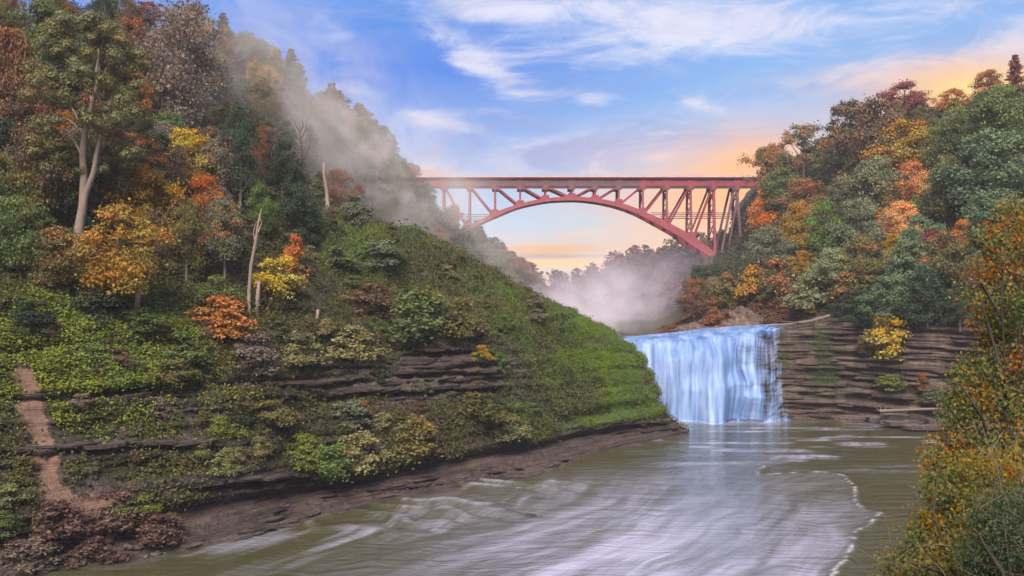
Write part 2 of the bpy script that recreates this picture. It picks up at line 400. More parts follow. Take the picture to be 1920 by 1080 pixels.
# recessed joints between the thick beds of the left cliff, with an overhanging lip above each
groove = np.zeros_like(Z)
for gx0, gx1, gy0, gy1, gw in ((-60, 300, 757, 738, 5), (60, 300, 735, 728, 3), (-60, 420, 858, 836, 6), (180, 420, 846, 832, 3), (420, 830, 752, 738, 5), (520, 700, 726, 716, 4), (690, 945, 702, 700, 4), (760, 940, 662, 664, 3), (330, 600, 920, 898, 6), (-60, 60, 955, 940, 6), (740, 960, 735, 728, 4), (560, 720, 688, 690, 3), (870, 985, 775, 770, 3)):
    cx = np.clip((_p0[..., 0]-gx0)/(gx1-gx0), 0, 1); ly = gy0+(gy1-gy0)*cx+5*(vn(_p0[..., 0]*.03, gy0)-.5)+3*(vn(_p0[..., 0]*.12, gy0+7)-.5)
    inx = sst(_p0[..., 0], gx0-15, gx0+25)*(1-sst(_p0[..., 0], gx1-25, gx1+15))*(VV > 2.7)*(VV < 5.8)
    groove += inx*(np.exp(-((_p0[..., 1]-ly)/gw)**2)-.55*np.exp(-((_p0[..., 1]-ly+gw*1.9)/(gw*.8))**2))
GL -= nh*(np.clip(groove, -1, 1.2)*1.9*(1-.6*fan_))[..., None]
# cracks and low risers running along the bare shelf
crack = np.zeros_like(Z)
for ln, gw in (([(330, 1000), (430, 985), (640, 947), (800, 905), (980, 879), (1133, 846), (1200, 832)], 3.2), ([(430, 1006), (560, 978), (760, 941), (900, 912)], 2.4), ([(380, 985), (640, 930), (860, 885), (1040, 856)], 2.), ([(500, 955), (760, 905), (950, 868)], 1.6), ([(940, 880), (1130, 828), (1250, 806)], 2.)):
    lx, ly = np.array(ln).T; yy = np.interp(_p0[..., 0], lx, ly)+4*(vn(_p0[..., 0]*.05, lx[1])-.5)+2.5*(vn(_p0[..., 0]*.2, lx[0])-.5)
    inx = sst(_p0[..., 0], lx[0]-10, lx[0]+30)*(1-sst(_p0[..., 0], lx[-1]-30, lx[-1]+10))*(VV > .9)*(VV < 2.2)
    crack += inx*(np.exp(-((_p0[..., 1]-yy)/gw)**2)-.5*np.exp(-((_p0[..., 1]-yy+gw*1.8)/gw)**2))
GL[..., 2] -= np.clip(crack, -1, 1.2)*.42
GL[..., 2] += (fbm(X*.9, Y*.9, 4., 4)-.5)*.30*(VV > 1.)*(VV < 2.)
Z = GL[..., 2].copy()
shelf = sst(VV, 1.0, 1.25)*(1-sst(VV, 2.0, 2.1))
zs = Z+.25*fbm(X*.15, Y*.15, 0, 3)+.12*vn(X*.8, Y*.8)
st = .5; fr = zs/st; q = np.floor(fr)+sst(fr-np.floor(fr), .80, .97)
GL[..., 2] = np.where(shelf > 0, Z*(1-shelf)+(q*st+.02)*shelf, GL[..., 2])
GL += NL*((fbm(X*.11, Y*.11, Z*.11, 4)-.5)*3.2*sst(VV, 3.1, 4.0)*(1-.6*sst(UU, 1100, 1250)))[..., None]
GL += NL*((fbm(X*.5, Y*.5, Z*.5, 3)-.5)*.9*sst(VV, 2.9, 3.4)*(1-sst(VV, 7, 8)))[..., None]
# gullies and tussocky terraces on the grassy spur
spur = sst(_p0[..., 0], 600, 760)*(VV > 3.2)*(VV < 7.3)*(1-sst(_p0[..., 0], 1225, 1255))
gl = fbm((UU*.02+.55*VV)*1.7, VV*.12, 5., 4); GL += NL*((gl-.5)*2.6*spur*sst(VV, 3.6, 5.))[..., None]
ter = vn(Z*.85+1.5*fbm(X*.08, Y*.08, 0., 3), X*.02, 3.); GL += nh*((sst(ter, .35, .6)-.5)*1.3*spur*sst(_p0[..., 0], 980, 1100))[..., None]
GL += NL*((fbm(X*.28, Y*.28, Z*.28, 3)-.5)*1.3*spur)[..., None]
pp = proj(GL)
veg = np.clip(sst(VV, 2.95, 3.5)*(.62+.4*(vn(X*.07, Y*.07, Z*.12)-.5)*2)+sst(VV, 5, 5.6)*.5, 0, 1)
# bare dark rock bands seen in the cliff
def pxblob(c, x, y, rx, ry): return np.exp(-((c[..., 0]-x)/rx)**2-((c[..., 1]-y)/ry)**2)
bare = pxblob(pp, 830, 690, 110, 45)+pxblob(pp, 700, 735, 120, 12)+pxblob(pp, 500, 720, 150, 12)+.8*pxblob(pp, 200, 745, 160, 10)+.8*pxblob(pp, 250, 840, 200, 14)+pxblob(pp, 500, 905, 180, 18)*.9+.6*pxblob(pp, 350, 790, 60, 40)
front = (VV > 2.8) & (VV < 7)
bare = bare+1.2*np.clip(groove, 0, 1)
veg = np.clip(veg-1.4*np.clip(bare, 0, 1)*front, 0, 1)
trail = np.interp(pp[..., 1], [680, 760, 860, 940, 1000], [40, 60, 85, 100, 130])
earth = np.exp(-((pp[..., 0]-trail+22*(fbm(pp[..., 1]*.03, 0*X, 3., 3)-.5))/(12+26*fbm(pp[..., 1]*.035, 2.+0*X, 1., 3)))**2)*sst(pp[..., 1], 676, 700)*(1-sst(pp[..., 1], 985, 1030))
earth = np.clip(earth*1.1+.95*np.exp(-((pp[..., 0]-200)/105)**2-((pp[..., 1]-965)/48)**2), 0, 1)*(VV > 1.3)*(VV < 6)
veg = np.clip(veg-earth*1.3, 0, 1)
green = sst(pp[..., 0], 930, 1130)*front
hill_me = mesh('hillside', GL.reshape(-1, 3), gridfaces(*GL.shape[:2])[:, ::-1], True, vattr={'veg': veg.ravel(), 'earth': earth.ravel()})
tag(obj('hillside', hill_me, M_CLIFF), kind='structure')

# right gorge wall, falls ledge and the wooded slope above
RC = [1120, 1180, 1250, 1345, 1395, 1450, 1500, 1560, 1700, 1850, 2000, 2200, 2450]
RR = [
 [(784, 219), (645, 221), (634, 250), (632, 262), (628, 275), (625, 285), (622, 300), (622, 330), (600, 500)],
 [(784, 219), (641, 222), (630, 252), (628, 264), (624, 280), (622, 290), (620, 310), (618, 340), (600, 500)],
 [(784, 219), (638, 223), (626, 255), (620, 268), (612, 290), (605, 310), (600, 330), (598, 360), (590, 500)],
 [(784, 219), (632, 224), (617, 256), (590, 272), (562, 288), (535, 335), (512, 385), (494, 440), (480, 560)],
 [(784, 219), (627, 225), (612, 256), (585, 262), (545, 275), (518, 320), (492, 425), (400, 450), (370, 560)],
 [(784, 218.5), (621, 226), (608, 252), (585, 256), (540, 266), (480, 300), (420, 360), (345, 435), (320, 560)],
 [(785, 218), (612, 226), (604, 243), (580, 249), (530, 259), (460, 292), (380, 350), (310, 415), (290, 560)],
 [(786, 217), (604, 225), (599, 234), (570, 240), (520, 250), (440, 282), (350, 335), (270, 385), (255, 560)],
 [(796, 208), (606, 214), (600, 220), (575, 224), (520, 233), (410, 268), (310, 305), (235, 335), (220, 560)],
 [(806, 200), (618, 205), (612, 209), (585, 212), (520, 219), (400, 242), (280, 270), (200, 295), (190, 520)],
 [(820, 190), (630, 195), (622, 199), (590, 202), (520, 208), (385, 228), (260, 250), (178, 268), (170, 520)],
 [(850, 172), (650, 177), (640, 181), (600, 184), (520, 190), (360, 208), (230, 225), (150, 240), (140, 500)],
 [(890, 152), (680, 157), (660, 161), (610, 164), (520, 170), (340, 186), (200, 200), (120, 212), (110, 500)]]
for r in RR:   # first row goes under the water
    d0 = r[0][1]; r[0] = (540+(CAMZ+1.6)*F/d0, d0)
GR, RU, RV = sheet_from_rows(RC, RR, 500, [130, 14, 20, 30, 34, 26, 22, 8])
NR = normals(GR)
if NR[40:90, 300:400, 1].mean() > 0: NR = -NR
VR = RV[:, None]*np.ones(len(RU))[None]; UR = np.ones(len(RV))[:, None]*RU[None]
X, Y, Z = GR[..., 0].copy(), GR[..., 1].copy(), GR[..., 2].copy()
nh = NR.copy(); nh[..., 2] = 0; nh /= np.linalg.norm(nh, axis=2)[..., None]+1e-6
cl = (1-sst(VR, .93, 1.05))+sst(VR, 2.0, 2.3)*(1-sst(VR, 3.6, 4.2))*.8
stp = .55*strata(Z*1.0, X, Y, .75)+.45*strata(Z+40, X*3, Y*3, 1.6)
GR += nh*(1-.62*(1-sst(UR, 1455, 1520)))[..., None]*((stp-.5)*2.0+((vn(Z*3.1, X*.03, Y*.05)-.5)*.7+(fbm(X*.12, Z*.05, 0, 4)-.5)*3.0)*cl)[..., None]
# vertical fluting of the crumbling face by the scree
GR += NR*((fbm(X*.5, Z*.06, Y*.5, 3)-.5)*5*sst(VR, 2.2, 2.6)*(1-sst(VR, 3.8, 4.4))*sst(UR, 1320, 1370))[..., None]
GR += NR*((fbm(X*.1, Y*.1, Z*.1, 4)-.5)*4*sst(VR, 3.4, 4.2))[..., None]
ppr = proj(GR)
vegr = sst(VR, 3.2, 4.0)*1.0*(.8+.5*(vn(X*.08, Y*.08, Z*.1)-.3))
vegr += .9*sst(UR, 1480, 1600)*sst(VR, 1.0, 1.3)
vegr = np.clip(vegr, 0, 1)
earthr = sst(UR, 1230, 1260)*(1-sst(UR, 1390, 1460))*sst(VR, 1.9, 2.1)*(1-sst(VR, 3.6, 4.3))*.45
wall_me = mesh('gorge_wall', GR.reshape(-1, 3), gridfaces(*GR.shape[:2])[:, ::-1], True, vattr={'veg': vegr.ravel(), 'earth': earthr.ravel()})
tag(obj('gorge_wall', wall_me, M_WALL), kind='structure')

# far wooded hill closing the valley, and the valley side under the bridge
def simple_sheet(name, cols, rows, mat, nu, vc, na=5.):
    G, U, V = sheet_from_rows(cols, rows, nu, vc)
    N = normals(G)
    if N[..., 1].mean() > 0: N = -N
    G = G+N*((fbm(G[..., 0]*.05, G[..., 1]*.05, G[..., 2]*.05, 4)-.5)*na)[..., None]
    tag(obj(name, mesh(name, G.reshape(-1, 3), gridfaces(*G.shape[:2])[:, ::-1], True), mat), kind='structure')
    return G
FC = [860, 960, 1040, 1110, 1160, 1220, 1290, 1360, 1450]
FR = [[(615, 620), (572, 640), (556, 660), (552, 900)], [(615, 600), (566, 630), (545, 655), (540, 900)], [(615, 590), (560, 620), (540, 650), (535, 900)],
      [(615, 560), (552, 595), (527, 630), (522, 900)], [(615, 520), (545, 560), (507, 600), (502, 900)], [(618, 450), (550, 505), (493, 560), (490, 850)],
      [(618, 400), (545, 460), (482, 530), (478, 850)], [(612, 390), (535, 455), (474, 520), (470, 850)], [(600, 420), (520, 470), (460, 520), (455, 850)]]
GF = simple_sheet('far_hill', FC, FR, M_FLOOR, 120, [30, 30, 6])

# bed of the gorge and the ground that runs on to the horizon
gb = []
by = [-60, 0, 60, 120, 180, 223, 229, 234, 240, 300, 400, 500, 600, 700, 800, 900]
for y in by:
    gb.append([[x, y, -2.2 if y <= 223 else (16.5 if y >= 240 else -2.2+(y-223)/17*18.7)] for x in np.linspace(-900, 900, 60)])
GB = np.array(gb)
tag(obj('riverbed', mesh('riverbed', GB.reshape(-1, 3), gridfaces(len(by), 60), True), M_FLOOR), kind='structure')

# ------------------------------------------------------------------ sheet look-up
GLf = GL.reshape(-1, 3); GRf = GR.reshape(-1, 3); GFf = GF.reshape(-1, 3)
ALLP = np.concatenate([GLf, GRf, GFf]); ALLS = np.concatenate([np.zeros(len(GLf)), np.ones(len(GRf)), np.full(len(GFf), 2)])
ALLC = proj(ALLP)
def hit(px, py, sid=None, r=7., dmin=0.):
    dd = np.hypot(ALLC[:, 0]-px, ALLC[:, 1]-py); ok = ALLP[:, 1] > dmin
    if sid is not None: ok &= ALLS == sid
    c = np.where(ok & (dd < r))[0]
    if len(c) == 0: c = np.array([np.where(ok, dd, 1e9).argmin()])
    i = c[ALLP[c, 1].argmin()]
    return ALLP[i].copy()

# ------------------------------------------------------------------ river
def water_material(name, fall=False):
    m, t, o = newmat(name)
    g = t.node('ShaderNodeNewGeometry').outputs['Position']
    return m, t, o, g
m_, t, o_, g = water_material('river_water')
x, y, z = t.xyz(g)[:3]
al = t.m('ADD', t.m('MULTIPLY', x, .54), t.m('MULTIPLY', y, .84)); ac = t.m('SUBTRACT', t.m('MULTIPLY', x, .84), t.m('MULTIPLY', y, .54))
wq = t.noise(g, .03, 3, .5, out=1)
fl = t.vm('ADD', t.comb(al, ac, 0.), t.vm('MULTIPLY', wq, (14., 14., 0.)))
st1 = t.noise(t.vm('MULTIPLY', fl, (.03, .16, 1.)), 1., 5, .55, .8)
st2 = t.noise(t.vm('MULTIPLY', fl, (.07, .42, 1.)), 1., 4, .5, .5)
foam = t.attr('foam'); line = t.attr('line')
sil = t.m('MULTIPLY', foam, t.sstep(t.m('ADD', t.m('MULTIPLY', st1, .6), t.m('MULTIPLY', st2, .4)), .32, .66))
sil = t.m('ADD', t.m('MULTIPLY', sil, .58), t.m('MULTIPLY', foam, .27))
olive = t.mix(t.noise(g, .05, 3), (.030, .032, .013, 1), (.058, .052, .027, 1))
silk = t.mix(st2, (.15, .145, .20, 1), (.47, .47, .66, 1))  # silky foam colour, with the lilac sky reflection painted in
col = t.mix(sil, olive, silk)
col = t.mix(line, col, (.6, .59, .66, 1))
rip = t.noise(t.vm('MULTIPLY', t.vm('ADD', g, t.vm('MULTIPLY', wq, (3., 3., 0.))), (.22, 1.0, 1.)), .9, 4, .55, .5)
rip2 = t.noise(t.vm('MULTIPLY', t.vm('ADD', g, t.vm('MULTIPLY', wq, (16., 16., 0.))), (.055, .34, 1.)), 1., 4, .6, 1.2)
h = t.m('ADD', t.m('ADD', t.m('MULTIPLY', rip, .42), t.m('MULTIPLY', st2, .4)), t.m('MULTIPLY', rip2, 2.4))
principled(t, o_, col, t.m('ADD', .07, t.m('MULTIPLY', sil, .28)), .5, bump(t, h, .6, .4))
M_RIVER = m_
wc = np.arange(-300, 2250, 5.5); wr = np.geomspace(66, 224, 360)
WX = (wc[None]-960)/F*wr[:, None]; WY = wr[:, None]*np.ones(len(wc))[None]
pw = np.stack([np.broadcast_to(wc[None], WX.shape), 540+CAMZ*F/WY], -1)
def wpt(px, py): d = CAMZ*F/(py-540); return ((px-960)/F*d, d)
def sdpoly(poly, X, Y):
    p = np.array(poly); d = np.full(X.shape, 1e9); ins = np.zeros(X.shape, bool)
    for a, b in zip(p, np.roll(p, -1, 0)):
        e = b-a; wx, wy = X-a[0], Y-a[1]; tt = np.clip((wx*e[0]+wy*e[1])/(e@e), 0, 1)
        d = np.minimum(d, np.hypot(wx-e[0]*tt, wy-e[1]*tt))
        c = ((a[1] > Y) != (b[1] > Y)) & (X < (b[0]-a[0])*(Y-a[1])/(b[1]-a[1]+1e-12)+a[0]); ins ^= c
    return np.where(ins, d, -d)
JX = WX+.9*(fbm(WX*.2, WY*.2, 3., 5)-.5)*2; JY = WY+.9*(fbm(WX*.2, WY*.2, 8., 5)-.5)*2
poly = [wpt(*p) for p in [(940, 925), (1100, 893), (1260, 872), (1340, 866), (1400, 866), (1432, 875), (1420, 893), (1490, 888), (1540, 886), (1582, 893), (1602, 912), (1606, 938), (1622, 955), (1650, 964), (1628, 984), (1606, 1000), (1598, 1030), (1572, 1060), (1550, 1120), (1500, 1400), (300, 1400), (640, 1060), (800, 985)]]
sd = sdpoly(poly, JX, JY)
softl = sst(pw[..., 0], 1250, 1480)
foam = sst(sd, -1.0+(-10)*(1-softl), 2.0+9*(1-softl))*(.34+.72*sst(pw[..., 1], 880, 1060))
foam *= (1-.35*sst(pw[..., 0], 1150, 1500))*(.22+.78*sst(pw[..., 0], 700, 1180))
line = np.exp(-((sd+.35*vn(WX*1.7, WY*1.7)-.2)/.22)**2)*sst(pw[..., 0], 1380, 1480)*.5*sst(fbm(WX*.7, WY*.7, 2., 3), .36, .6)
# swirls of foam drifting below the falls
sw = fbm(WX*.10+3*fbm(WX*.05, WY*.05, 0, 3), WY*.42, 2., 5)
foam = np.maximum(foam, .8*sst(sw, .54, .70)*sst(pw[..., 1], 783, 800)*(1-sst(pw[..., 1], 850, 900))*sst(pw[..., 0], 1150, 1300))
foam = np.maximum(foam, .95*(1-sst(np.abs(WX-45), 15, 24))*np.exp(-((WY-213)/(4.5+2*vn(WX*.3, 0*WX)))**2))
# standing waves of the rapids along the left bank
wd = np.exp(-((pw[..., 0]-860)/270)**2-((pw[..., 1]-940-(860-pw[..., 0])*.16)/50)**2)
cr = (WX*.54+WY*.84)+2.5*fbm(WX*.08, WY*.08, 0, 3)*3; ph = cr/6.2+fbm(WX*.12, WY*.12, 5., 3)*1.6
cw = (np.abs(np.sin(ph*math.pi)))**1.5
ac_ = WX*.84-WY*.54; blk = sst(fbm(cr*.13, ac_*.13+.35*vn(cr*.2, 0*cr), 11., 3), .38, .66)
WZ = wd*cw*blk*1.05+.14*(fbm(WX*.35, WY*.5, 1., 4)-.5)*sst(-WY, -224, -150)
crest_f = wd*blk*sst(cw, .72, .97)
foam = np.maximum(foam, .78*crest_f*sst(fbm(cr*.5, ac_*.6, 3., 3), .3, .6))
d2 = np.exp(-((pw[..., 0]-700)/420)**2-((pw[..., 1]-1010)/75)**2)
WZ += d2*.5*(fbm(cr*.12, (WX*.84-WY*.54)*.5, 4., 4)-.5)
foam = np.maximum(foam, .55*d2*sst(fbm(cr*.05, (WX*.84-WY*.54)*.35, 4., 4), .52, .68))
WZ += np.exp(-(sd/1.1)**2)*.22*sst(pw[..., 0], 1300, 1450)*(sd > -1)
RWV = np.stack([WX, WY, WZ], -1)
tag(obj('river', mesh('river', RWV.reshape(-1, 3), gridfaces(*WX.shape), True, vattr={'foam': np.clip(foam, 0, 1).ravel(), 'line': line.ravel()}), M_RIVER), kind='structure')

# ------------------------------------------------------------------ waterfall and the river above it
QC = [1130, 1180, 1230, 1280, 1340, 1390, 1430, 1465, 1500]
QR = [[(640, 300), (637, 268), (636, 250), (641, 224), (648, 219.5), (786, 213)],
      [(636, 300), (633, 268), (631, 250), (638, 224), (645, 219.5), (786, 213)],
      [(632, 295), (628.5, 266), (627, 250), (634, 225), (642, 220), (786, 213.5)],
      [(627, 288), (623, 264), (621.5, 249), (630, 225.5), (638, 220.5), (786, 213.8)],
      [(621, 280), (617, 262), (615, 248), (626, 226), (634, 221), (786, 214)],
      [(616, 272), (613, 258), (611.5, 247), (621, 226), (629, 220.8), (786, 213.6)],
      [(612, 264), (610, 253), (609, 246), (616, 226.5), (624, 221), (786, 213.6)],
      [(609, 256), (608, 249), (608, 244), (611, 226.5), (619, 221.2), (786, 213.6)],
      [(606, 250), (606, 246), (607, 242), (608, 226.5), (617, 221.4), (786, 213.8)]]
QG, QU, QV = sheet_from_rows(QC, QR, 330, [5, 8, 26, 10, 150])
VQ = QV[:, None]*np.ones(len(QU))[None]; UQ = np.ones(len(QV))[:, None]*QU[None]
vf = np.clip(VQ-4, 0, 1)                                   # 0 at the lip, 1 at the foot
fallw = sst(VQ, 3.3, 4.0)
strand = fbm(UQ*.030, VQ*.30, 2., 3)
fine = fbm(UQ*.10, VQ*.22, 7., 3)
bulge = 3.0*(vf**1.3)*sst(fbm(UQ*.018, 0*VQ, 4., 2), .3, .7)
QG[..., 1] -= fallw*((strand-.5)*7.0*(.35+.65*vf)+(fine-.5)*1.0+bulge+.6)
# water thrown forward where it strikes hidden ledges part way down
for ku, kv, ru, rv, am in ((1262, .40, 26, .22, 1.6), (1318, .30, 30, .2, 2.0), (1350, .42, 22, .25, 1.8), (1385, .66, 44, .16, 3.4), (1300, .72, 26, .2, 1.4), (1420, .78, 30, .13, 2.2), (1232, .6, 24, .25, 1.2)):
    dv_ = vf-kv-.05*(vn(UQ*.09, ku)-.5)
    QG[..., 1] -= fallw*am*np.exp(-((UQ-ku)/ru)**2)*np.where(dv_ < 0, np.exp(-(dv_/(.10*rv/.2))**2), np.exp(-(dv_/(rv*1.6))**2))
# broken ledges where the water steps down on the right side
led = sst(UQ, 1330, 1450)
hz = QG[..., 2]+3.0*fbm(UQ*.03, 0*UQ, 3., 3)
for si, (sh_, off) in enumerate(((2.9, .0), (1.7, .4))):
    stepw = hz/sh_+off+1.5*vn(hz*.25, UQ*.012+si*5); saw = stepw-np.floor(stepw)
    QG[..., 1] -= fallw*led*(1-sst(saw, 0., 1.))*(.10, .06)[si]*sst(vf, .0, .08)*(.2+1.2*vn(UQ*.06, np.floor(stepw)*3.7))
rap = (1-fallw)*(fbm(UQ*.05, VQ*6, 1., 4)-.5)
QG[..., 2] += rap*.7
QG[..., 2] = np.where(vf > .985, np.minimum(QG[..., 2], -.2), QG[..., 2])
pq = proj(QG)
edge = np.interp(pq[..., 1], [606, 640, 690, 740, 790], [1488, 1482, 1478, 1486, 1490])
lg = vn(hz*.62+.8*vn(UQ*.05, 0*UQ), UQ*.030, 4.); lg2 = vn(hz*1.5, UQ*.07, 9.)
cover = sst(edge+26*(lg-.5)*2-pq[..., 0], -24, 92)-sst(UQ, 1385, 1470)*(.30*sst(lg, .50, .68)+.18*sst(lg2, .55, .7))*sst(vf, .04, .12)
cover = np.where(UQ > 1491, -1., cover)
cover -= .42*np.exp(-((UQ-1402)/20)**2)*sst(pq[..., 1], 628, 650)*(1-sst(pq[..., 1], 700, 740))
cover -= .06*sst(UQ, 1395, 1450)*sst(vf, .1, .35)*(1-sst(vf, .6, .9))
m_, t, o_ = newmat('falling_water')
g = t.node('ShaderNodeNewGeometry').outputs['Position']; fu, fv, cv = t.attr('fu'), t.attr('fv'), t.attr('cover')
warp = t.noise(t.comb(t.m('MULTIPLY', fu, 6.), t.m('MULTIPLY', fv, 2.), 0.), 1., 4)
uu = t.m('ADD', fu, t.m('MULTIPLY', t.m('SUBTRACT', warp, .5), .05))
s1 = t.noise(t.comb(t.m('MULTIPLY', uu, 15.), t.m('MULTIPLY', fv, .9), 1.), 1., 4, .5)
s2 = t.noise(t.comb(t.m('MULTIPLY', uu, 70.), t.m('MULTIPLY', fv, 2.2), 4.), 1., 3, .5)
s = t.m('ADD', t.m('MULTIPLY', s1, .66), t.m('MULTIPLY', s2, .34))
col = t.ramp(s, [(.28, (.05, .105, .28, 1)), (.43, (.105, .19, .42, 1)), (.56, (.20, .31, .57, 1)), (.72, (.40, .50, .71, 1))])
alp = t.sstep(t.m('ADD', cv, t.m('MULTIPLY', t.m('SUBTRACT', s, .5), 2.6)), .0, .85)
b = t.node('ShaderNodeBsdfPrincipled'); t.link(col, b.inputs['Base Color']); b.inputs['Roughness'].default_value = .45; b.inputs['Specular IOR Level'].default_value = .25
t.link(bump(t, s, .35, .5), b.inputs['Normal'])
tl = t.node('ShaderNodeBsdfTranslucent'); t.link(col, tl.inputs[0])
mx = t.node('ShaderNodeMixShader'); mx.inputs[0].default_value = .25; t.link(b.outputs[0], mx.inputs[1]); t.link(tl.outputs[0], mx.inputs[2])
tp = t.node('ShaderNodeBsdfTransparent'); m2 = t.node('ShaderNodeMixShader'); t.link(alp, m2.inputs[0]); t.link(tp.outputs[0], m2.inputs[1]); t.link(mx.outputs[0], m2.inputs[2])
t.link(m2.outputs[0], o_.inputs[0]); M_FALL = m_
fu_ = (UQ-1130)/360.; fv_ = VQ-3.5
tag(obj('waterfall', mesh('waterfall', QG.reshape(-1, 3), gridfaces(*UQ.shape), True, vattr={'fu': fu_.ravel(), 'fv': fv_.ravel(), 'cover': cover.ravel()}), M_FALL), kind='structure')

# ------------------------------------------------------------------ near bank under the camera side (carries the foreground bushes)
nb = []
for y in np.linspace(-30, 46, 60):
    row = []
    for s_ in np.linspace(0, 1, 60):
        xx = 2.8+s_*60+max(0, y-4)*.36
        e_ = s_*60
        zt = 27.2+1.5*sst(xx, 8, 40)-.10*y
        zz = -2+(zt+2)*sst(e_, -1.2, 2.2)
        zz -= 30*sst(y, 26, 46)
        row.append([xx, y, zz])
    nb.append(row)
NBK = np.array(nb); NBK[..., 2] += .7*(fbm(NBK[..., 0]*.3, NBK[..., 1]*.3, 0, 3)-.5)
NBK[..., 2] = np.maximum(NBK[..., 2], -2.1)
tag(obj('near_bank', mesh('near_bank', NBK.reshape(-1, 3), gridfaces(60, 60), True), M_FLOOR), kind='structure')

# ------------------------------------------------------------------ bridge
def paint(name, c, c2):
    m, t, o = newmat(name); g = t.node('ShaderNodeTexCoord').outputs['Object']
    n = t.noise(g, .35, 6, .65); n2 = t.noise(t.vm('MULTIPLY', g, (1, 1, .2)), 1.3, 4, .6)
    principled(t, o, t.mix(t.m('MULTIPLY', t.sstep(t.m('ADD', t.m('MULTIPLY', n, .6), t.m('MULTIPLY', n2, .4)), .42, .66), .8), c, c2), .55, .4); return m
M_STEEL = paint('red_steel', (.20, .026, .044, 1), (.09, .02, .03, 1))
M_DSTEEL = paint('weathered_steel', (.10, .045, .06, 1), (.06, .03, .04, 1))
M_PIPE = paint('grey_rail', (.42, .36, .37, 1), (.3, .25, .26, 1))
M_CONC = make_rock('concrete', (.10, .085, .08, 1), (.15, .13, .12, 1), (.06, .05, .05, 1))
BY = 444.0
bridge = tag(empty('arch_bridge', (29.5, BY, 45)), 'red steel arch bridge spanning the gorge behind the waterfall', 'bridge')
BO = np.array([29.5, BY, 45.])
def bp(px, py, side):                     # side -1 near truss, +1 far truss; the trusses spread downwards
    d0 = 439.5
    xx = (px-960)/F*d0; zz = CAMZ-(py-540)/F*d0
    hw = 4.5+max(0, (82-zz))*.085
    return np.array([xx, BY+side*hw, zz])-BO
def part(name, mb, mat=None): return obj(name, mb.mesh(name), mat or M_STEEL, bridge)
def beam(name, p, q, w_, h_, mat=None, up=(0, 0, 1)):
    b = MB(); b.beam(p, q, w_, h_, up); return part(name, b, mat)
TP = [783, 831, 880, 928, 975.5, 1023, 1072, 1116, 1160, 1205, 1250, 1295, 1338, 1381]
UPX = [860, 890, 928, 969, 1017, 1072, 1115, 1164, 1212, 1254, 1299, 1356]; UPY = [437, 419, 399, 384, 373, 368.5, 372, 381, 399, 419, 444, 487]
LOX = [860, 901, 935, 965, 1002, 1040, 1077, 1115, 1152, 1190, 1227, 1265, 1302, 1356]; LOY = [443, 419.5, 404.5, 392, 382.5, 377, 376, 379.5, 387, 400, 419, 440, 465, 500]
upy = lambda px: float(pchip(UPX, np.array(UPY)[:, None], np.array([px]))[0, 0])
loy = lambda px: float(pchip(LOX, np.array(LOY)[:, None], np.array([px]))[0, 0])
# deck, girders, railings
def xline(px0, px1, py, yoff): a = bp(px0, py, 0); b = bp(px1, py, 0); a[1] = b[1] = yoff; return a, b
a, b = xline(735, 1470, 333, 0); b_ = MB(); b_.beam(a, b, 11.6, .9); part('deck', b_, M_STEEL)
a, b = xline(735, 1470, 331.6, -5.7); b_ = MB(); b_.beam(a, b, .5, .45); part('deck_edge', b_, M_PIPE)
a, b = xline(735, 1470, 331.6, 5.7); b_ = MB(); b_.beam(a, b, .5, .45); part('deck_edge', b_, M_PIPE)
for yo in (-4.4, 4.4):
    for i in range(-1, len(TP)):
        p0 = TP[i] if i >= 0 else 735; p1 = TP[i+1] if i+1 < len(TP) else 1470
        if i == -1: p1 = TP[0]
        a, b = xline(p0, p1, 342, yo); b_ = MB(); b_.beam(a, b, .5, 3.5)
        part('girder_panel', b_, M_STEEL if i in (-1, 0, 9, 10, 11, 12, 13) else M_DSTEEL)
        for py in (336, 349):
            a, b = xline(p0, p1, py, yo+(.35 if yo > 0 else -.35)); b_ = MB(); b_.beam(a, b, .5, .35); part('girder_flange', b_, M_DSTEEL)
for yo in (-5.75, 5.75):
    b_ = MB()
    for py in (326.6, 329.2):
        a, b = xline(735, 1470, py, yo); b_.tube([a, b], .09, 5)
    for px in np.arange(735, 1470, 6.5):
        a, _ = xline(px, px+1, 331.2, yo); c, _ = xline(px, px+1, 326.4, yo); b_.tube([a, c], .07, 4)
    part('railing', b_, M_PIPE)
for yo in (-6.6,):
    for py in (352.3, 354):
        a, b = xline(790, 1440, py, yo); b_ = MB(); b_.tube([a, b], .16, 6); part('utility_pipe', b_, M_DSTEEL)
    for px in np.arange(800, 1430, 24.5):
        a, _ = xline(px, px+1, 349.5, yo); c, _ = xline(px, px+1, 354.5, yo); b_ = MB(); b_.beam(a, c, .3, .3); part('pipe_hanger', b_, M_DSTEEL)
